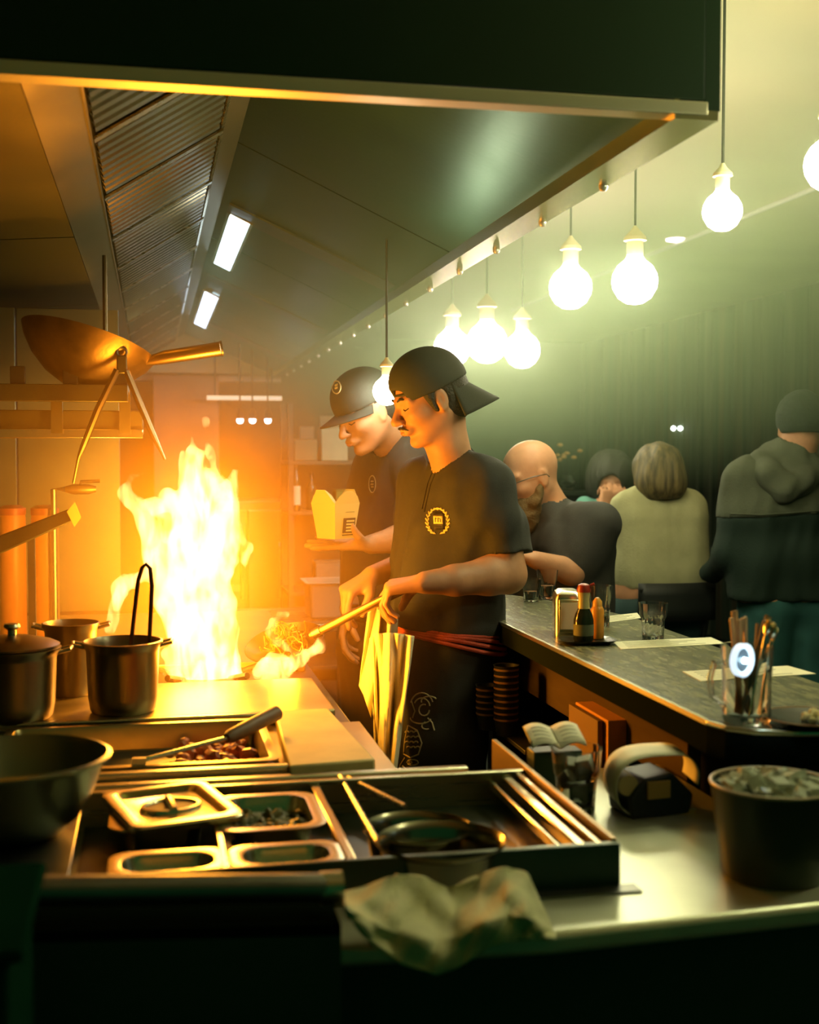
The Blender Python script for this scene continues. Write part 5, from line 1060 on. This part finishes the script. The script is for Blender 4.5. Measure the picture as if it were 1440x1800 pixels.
def hood(S):
    S.chain([(W(1340, 812, Y-.02), .035), (W(1352, 838, Y-.09), .045), (W(1378, 862, Y-.12), .045), (W(1408, 848, Y-.11), .045), (W(1445, 822, Y-.04), .040)], .04); S.chain([(W(1330, 812, Y), .03), (W(1352, 795, Y+.04), .035)], .03)
    S.chain([(W(1350, 808, Y-.02), .022), (W(1385, 828, Y-.08), .024), (W(1425, 812, Y-.05), .022)], .02); S.cap(W(1390, 800, Y), W(1395, 840, Y), .085, .07, .03); S.cap(W(1400, 770, Y), W(1398, 815, Y), .066, .066, .01, 'sub'); S.bend(.004, 18, 15)
fm = figure('tall man in black beanie and grey hooded jacket standing with his back turned', mz, .009, dict(b=bp([W(1280, 700, Y), W(1500, 1040, Y), V3(mz.x-.2, Y-.1, .1), V3(mz.x+.2, Y+.2, .1)]), f=sk),
    [('jacket_yoke', HOOD, bp([W(1260, 780, Y-.15), W(1520, 1060, Y+.3)]), yoke), ('jacket_body', JK, bp([W(1260, 780, Y-.15), W(1520, 1060, Y+.3)]), lower), ('hood', HOOD, bp([W(1310, 770, Y-.2), W(1470, 870, Y+.1)]), hood),
     ('jeans', mat('blue_jeans', (.02, .09, .09), .85, var=.2, scale=9, bump=.1), bp([V3(mz.x-.25, Y-.12, .0), V3(mz.x+.25, Y+.2, 1.05)]), lambda S: (S.cap(V3(mz.x-.08, Y, .98), V3(mz.x+.08, Y, .98), .125, .125, .04), legs(S, V3(mz.x, Y, .93), .10, .115, .072), S.bend(.004, 12, 3, .4), S.half(V3(0, 0, .07), (0, 0, -1)), S.half(V3(0, 0, W(1384, 1046, Y).z), (0, 0, 1) if False else (0, 0, 1))) if False else (S.cap(V3(mz.x-.08, Y, .90), V3(mz.x+.08, Y, .90), .095, .095, .04), legs(S, V3(mz.x, Y, .86), .09, .10, .072), S.bend(.004, 12, 3, .4), S.half(V3(0, 0, .07), (0, 0, -1))))])
S = SDF(*bounds([Hm.L(-.15, -.12, -.05), Hm.L(.14, .12, .17), Hm.L(-.15, .12, .17), Hm.L(.14, -.12, -.05)], .03), .006)
Hm.e(S, (-.018, 0, .036), (.112, .092, .105), .01); Hm.cp(S, (-.112, 0, .0), (-.105, 0, .004), .012, .012, .02); S.bend(.0015, 50, 3); S.half(Hm.L(0, 0, -.022), -(Hm.R @ V3(.0, 0, 1))); S.obj('beanie', mat('black_knit', (.012, .02, .015), .95, bump=.4, bscale=120), fm)
T5 = bvh([o for o in fm.children if o.name.startswith('jacket_yoke')][0]); strokes('yoke_seam', T5, [[(1285, 903), (1340, 905), (1438, 898)], [(1345, 800), (1350, 840), (1368, 862), (1380, 868)], [(1430, 830), (1400, 860), (1380, 868)]], .003, HOOD, fm, .001)
# ---------------------------------------------------------------- seats, table and decor of the dining side
def stool(x, y, zs, label, back=True, rz=0):
    t = thing('stool', label, 'chair', (x, y, 0), rz); g = BLACK
    mk('seat', MB().lathe([(.15, zs-.03), (.165, zs-.02), (.165, zs-.005), (.14, zs), (0, zs)], 28), g, t)
    for i in range(4): a = math.pi/4+i*math.pi/2; mk('leg', MB().tube([(.11*math.cos(a), .11*math.sin(a), zs-.03), (.19*math.cos(a), .19*math.sin(a), 0)], .012, 10), g, t)
    mk('foot_ring', MB().tube([(.165*math.cos(2*math.pi*i/24), .165*math.sin(2*math.pi*i/24), .22) for i in range(24)], .008, 8, closed=True), g, t)
    if back:
        for s in (-1, 1): mk('back_post', MB().tube([(.13*s, -.10, zs-.02), (.15*s, -.17, zs+.25)], .011, 8), g, t)
        mk('backrest', MB().grid(lambda u, v: V3((u-.5)*.32, -.165-.03*math.cos((u-.5)*3), zs+.12+.15*v), 12, 4), g, t, solid=.012)
    return t
stool(bz.x, bz.y+.05, .545, 'black stool under the bald bearded man', False); stool(wz.x, wz.y, .68, 'black chair behind the cream sweater'); stool(vz.x, vz.y, .49, 'low black stool under the woman in teal', False)
dt = thing('dining_table', 'dark high table in front of the woman in the cream sweater', 'table', (3.15, 5.95, 0)); mk('table_top', MB().box((-.42, -.28, .93), (.42, .28, .96)), mat('table_dark', (.03,.04,.03), .3), dt, bev=.004); mk('pedestal', MB().tube([(0,0,.93), (0,0,.02)], .04, 14), BLACK, dt); mk('foot_plate', MB().lathe([(.22, 0), (.22, .015), (.04, .03)], 28), BLACK, dt)
ct_ = thing('wall_console', 'dark console against the plank wall carrying a vase', 'console', (W(990, 900, 7.2).x, 7.2, 0)); mk('console_top', MB().box((-.35, -.2, 1.21), (.35, .2, 1.24)), mat('table_dark', (0,0,0)), ct_, bev=.004); mk('console_body', MB().box((-.32, -.17, 0), (.32, .17, 1.21)), BLACK, ct_)
vx = W(998, 830, 7.15); vs = thing('vase', 'small glass vase with orange dried flowers on the console', 'vase', (vx.x, 7.15, 1.24)); mk('vase_body', MB().lathe([(.03, 0), (.05, .02), (.055, .05), (.03, .09), (.035, .10), (.028, .09), (.05, .05), (0, .02)], 24), GLASS, vs)
rr = random.Random(8)
for k in range(9):
    e = V3(rr.uniform(-.07, .07), rr.uniform(-.04, .04), rr.uniform(.17, .27)); s = mk('stem', MB().tube([(0, 0, .03), e*.6, e], .002, 5), HAIR, vs); mk('flower_head', MB().lathe([(0, -.010), (.016, -.004), (.018, .004), (.008, .012), (0, .010)], 9).shift(e), mat('dried_orange', (.65, .38, .12), .8), s)
cx_ = W(949, 800, 7.2); mkt('candle', MB().lathe([(.016, 1.24), (.016, 1.24+.16), (.012, 1.24+.163), (0, 1.24+.160)], 16).shift((cx_.x, 7.2, 0)), mat('pale_wax', (.55,.6,.4), .6), (cx_.x, 7.2, 1.24), 'pale upright candle on the console behind the bald man', 'candle')
# ================================================================ lamps, fire, haze
CORD = mat('cord_black', (.03, .03, .025), .6)
def pendant(px, py, Y, r, label, power, cordx=None):
    p = W(px, py, Y); t = thing('pendant_bulb', label, 'pendant lamp', p, group=None)
    gl = mat('bulb_glow', (1,1,1), emit=(1, .93, .68), estr=40)
    mk('bulb', MB().lathe([(0, -r), (r*.38, -r*.93), (r*.72, -r*.70), (r*.95, -r*.3), (r, .0), (r*.95, r*.33), (r*.76, r*.67), (r*.46, r*.92), (r*.30, r*1.15)], 28), gl, t)
    mk('socket', MB().lathe([(r*.32, r*1.10), (r*.36, r*1.14), (r*.36, r*1.7), (r*.50, r*1.75), (r*.48, r*1.9), (r*.2, r*2.2), (.004, r*2.4)], 24), mat('socket_porcelain', (.72,.66,.40), .5), t)
    mk('cord', MB().tube([(0, 0, r*2.35), (0, 0, 2.6-p.z)], .0035, 8), CORD, t)
    l = lamp('bulb_light', 'POINT', p, power, (.95, 1, .43), size=r*1.15); return t
BP = 25; FIREGLOW_D = 1.7; BLOOM_D = .46
pendant(1270, 372, 2.60, .044, 'clear-necked pendant bulb on a long cord, alone beside the hood corner', BP)
pendant(1116, 495, 3.5, .068, 'round pendant bulb, right one of the close pair below the hood rim', BP)  # globes drawn oversize, taking in the bloom around each bulb
pendant(1003, 506, 3.9, .070, 'round pendant bulb, left one of the close pair below the hood rim', BP)
pendant(918, 616, 5.4, .080, 'far pendant bulb, right one of the three above the black cap', BP)
pendant(856, 603, 5.0, .084, 'far pendant bulb, middle one of the three above the black cap', BP)
pendant(795, 612, 5.6, .084, 'far pendant bulb, left one of the three above the black cap', BP)
pendant(680, 688, 3.50, .040, 'low pendant bulb glowing between the two cooks\' heads', .8)
pendant(1462, 290, 2.35, .055, 'pendant bulb half cut off by the picture\'s right border', BP)
pendant(2050, 60, 1.55, .05, 'pendant bulb over the near end of the bar, outside the view', BP*1.0)  # added out of view to light the steel counter
for k, px in enumerate((1184, 1196)): 
    p = W(px, 753, 8.5) ; p.x = 4.30; d = ray(px, 753); p = Vector((4.30, 4.30/d.x*d.y, EYE+4.30/d.x*d.z))
    t = thing('wall_spot', ['tiny left pinpoint lamp on the dark plank wall', 'tiny right pinpoint lamp on the dark plank wall'][k], 'lamp', p)
    mk('lamp_glow', MB().lathe([(0, -.02), (.018, -.008), (.018, .008), (0, .02)], 12), mat('pin_glow', (1,1,1), emit=(.85,1,.85), estr=8), t); mk('bracket', MB().box((0, -.01, -.01), (.05, .01, .01)), BLACK, t)
# ---- fire: bodies of burning gas
def fire(name, chains, h, col, st, amp, f, seed, label, loc, zs=.55, subs=()):
    pts = [p for c in chains for p, r in c]; P = np.array([list(p) for p in pts])
    S = SDF(P.min(0)-.06, P.max(0)+.06, h)
    for c in chains: S.chain(c, k=.012)
    for c in subs: S.chain(c, k=.010, op='sub')
    S.bend(amp, f, seed, zs); S.bend(amp*.38, f*3, seed+1, zs)
    m = bpy.data.materials.new(name); m.use_nodes = True; nt = m.node_tree; nt.nodes.remove(nt.nodes['Principled BSDF'])
    e = nt.nodes.new('ShaderNodeEmission'); e.inputs[0].default_value = (*col, 1); e.inputs[1].default_value = st
    tc = nt.nodes.new('ShaderNodeTexCoord'); mp = nt.nodes.new('ShaderNodeMapping'); mp.inputs['Scale'].default_value = (1, 1, .42); nt.links.new(tc.outputs['Object'], mp.inputs[0])
    nz = nt.nodes.new('ShaderNodeTexNoise'); nz.inputs['Scale'].default_value = 24; nz.inputs['Detail'].default_value = 2; nz.inputs['Distortion'].default_value = 1.4; nt.links.new(mp.outputs[0], nz.inputs['Vector'])
    mr = nt.nodes.new('ShaderNodeMapRange'); mr.inputs[1].default_value = .40; mr.inputs[2].default_value = .62; mr.inputs[3].default_value = st*.10; mr.inputs[4].default_value = st*1.5; nt.links.new(nz.outputs[0], mr.inputs[0]); nt.links.new(mr.outputs[0], e.inputs[1])
    nt.links.new(e.outputs[0], nt.nodes['Material Output'].inputs['Volume'])
    return S.obj(name, m, sm=1, loc=loc, label=label, cat='flame', kind='stuff')
Yf = 2.86
def fc(*a, dy=0): return [(W(px, py, Yf+dy), r) for px, py, r in a]
FC = [fc((365, 1225, .035), (355, 1170, .06), (345, 1100, .058), (352, 1040, .055), (345, 960, .058), (348, 900, .050), (352, 850, .040), (345, 800, .016), (338, 765, .004)),
      fc((365, 1205, .028), (405, 1190, .030), (432, 1194, .006), dy=.01),
      fc((345, 1195, .03), (318, 1170, .02), (300, 1150, .012)),
      fc((330, 1120, .035), (305, 1050, .040), (285, 980, .035), (262, 925, .022), (238, 890, .016), (222, 860, .012), (232, 838, .009), (250, 832, .004), dy=-.03),
      fc((300, 940, .020), (268, 885, .012), (250, 885, .007), dy=.03), fc((330, 880, .030), (295, 880, .016), (262, 898, .008), (246, 880, .004), dy=-.01),
      fc((375, 1000, .045), (388, 940, .040), (392, 880, .030), (405, 860, .012), (412, 830, .004), dy=.03),
      fc((380, 900, .025), (385, 850, .014), (372, 805, .008), (362, 780, .004), (355, 735, .002), dy=.01), fc((400, 890, .018), (398, 850, .008), (378, 815, .003), dy=-.02),
      fc((392, 1000, .03), (408, 985, .018), (412, 960, .006), dy=0), fc((368, 1040, .05), (385, 1100, .035), (396, 1160, .030), dy=.02),
      fc((345, 900, .03), (330, 850, .014), (322, 800, .004), dy=.04),
      fc((290, 1000, .02), (240, 1015, .014), (212, 1040, .012), (205, 1070, .006), dy=-.02), fc((270, 1000, .014), (245, 1012, .010), (236, 1030, .008), dy=.0), fc((212, 1040, .008), (200, 1085, .006), (193, 1100, .002), dy=.02),
      fc((425, 950, .006), (432, 965, .009), (428, 985, .006), (432, 1000, .002), dy=.02)]
FH = [fc((282, 915, .017), (279, 925, .015), dy=-.07), fc((282, 915, .017), (279, 925, .015), dy=.03), fc((305, 915, .015), (303, 925, .014), dy=-.06), fc((305, 915, .015), (303, 925, .014), dy=.05)]
fire('wok_fire', FC, .0045, (1, .42, .13), 85, .0065, 20, 3, 'tall white and yellow flame leaping from the wok burner', W(365, 1230, Yf), subs=FH)
Yw = 2.86
def fw(*a, dy=0): return [(W(px, py, Yw+dy), r) for px, py, r in a]
FW = [fw((455, 1188, .014), (468, 1176, .020), (500, 1172, .022), (520, 1160, .012)), fw((452, 1182, .012), (476, 1160, .012), (500, 1158, .010), dy=.03), fw((520, 1165, .012), (534, 1150, .014), (545, 1140, .010)),
      fw((545, 1150, .012), (560, 1138, .014), (562, 1125, .006)), fw((482, 1092, .010), (478, 1108, .009), (488, 1128, .009), (508, 1140, .007), (520, 1150, .005)), fw((482, 1092, .008), (496, 1082, .004), (506, 1080, .002))]
fire('pan_fire', FW, .003, (1, .40, .09), 110, .0035, 45, 5, 'low licks of flame around the tossed wok', W(500, 1185, Yw))
FCOL = (1, .33, .010)
for (px, py, Y, pw, s) in ((350, 1120, 2.82, 24, .07), (355, 960, 2.82, 24, .07), (350, 850, 2.86, 6, .05), (500, 1165, 2.86, 3.0, .03)):
    lamp('fire_light', 'POINT', W(px, py, Y), pw, FCOL, size=s)
# ---- smoke and bloom, tinted clouds added to spread the fire's and bulbs' glow
def cloud(name, c, r, dens, col, label, cat, pw_=1.5, seg=24):
    m = bpy.data.materials.new(name); m.use_nodes = True; nt = m.node_tree; nt.nodes.remove(nt.nodes['Principled BSDF']); L = nt.links.new
    tc = nt.nodes.new('ShaderNodeTexCoord'); mp = nt.nodes.new('ShaderNodeMapping'); mp.inputs['Scale'].default_value = [1/v for v in r]; L(tc.outputs['Object'], mp.inputs[0])
    gr = nt.nodes.new('ShaderNodeTexGradient'); gr.gradient_type = 'SPHERICAL'; L(mp.outputs[0], gr.inputs[0])
    pw = nt.nodes.new('ShaderNodeMath'); pw.operation = 'POWER'; L(gr.outputs[1], pw.inputs[0]); pw.inputs[1].default_value = pw_
    ml = nt.nodes.new('ShaderNodeMath'); ml.operation = 'MULTIPLY'; L(pw.outputs[0], ml.inputs[0]); ml.inputs[1].default_value = dens
    v = nt.nodes.new('ShaderNodeVolumeScatter'); v.inputs[0].default_value = (*col, 1); v.inputs['Anisotropy'].default_value = 0; L(ml.outputs[0], v.inputs['Density'])
    L(v.outputs[0], nt.nodes['Material Output'].inputs['Volume'])
    g_ = MB().lathe([(0, -1)]+[(math.sin(a), -math.cos(a)) for a in [math.pi*i/12 for i in range(1, 12)]]+[(0, 1)], seg); g_.v = [(x*r[0], y*r[1], z*r[2]) for x, y, z in g_.v]
    return mk(name, g_, m, None, loc=c, kind='stuff', label=label, cat=cat)
cloud('smoke', W(300, 1000, 3.0), (.82, .55, .80), FIREGLOW_D, (1, .52, .10), 'smoke drifting around the tall flame', 'smoke')  # cloud added for the fire's wide glow, its orange put into the colour
cloud('steam', (1.2, 4.9, 2.2), (1.8, 4.2, .96), BLOOM_D, (.70, .95, .54), 'greenish steam hanging round the row of bulbs', 'steam', 1.1, 40)  # cloud added to imitate lens bloom, green cast put into its colour
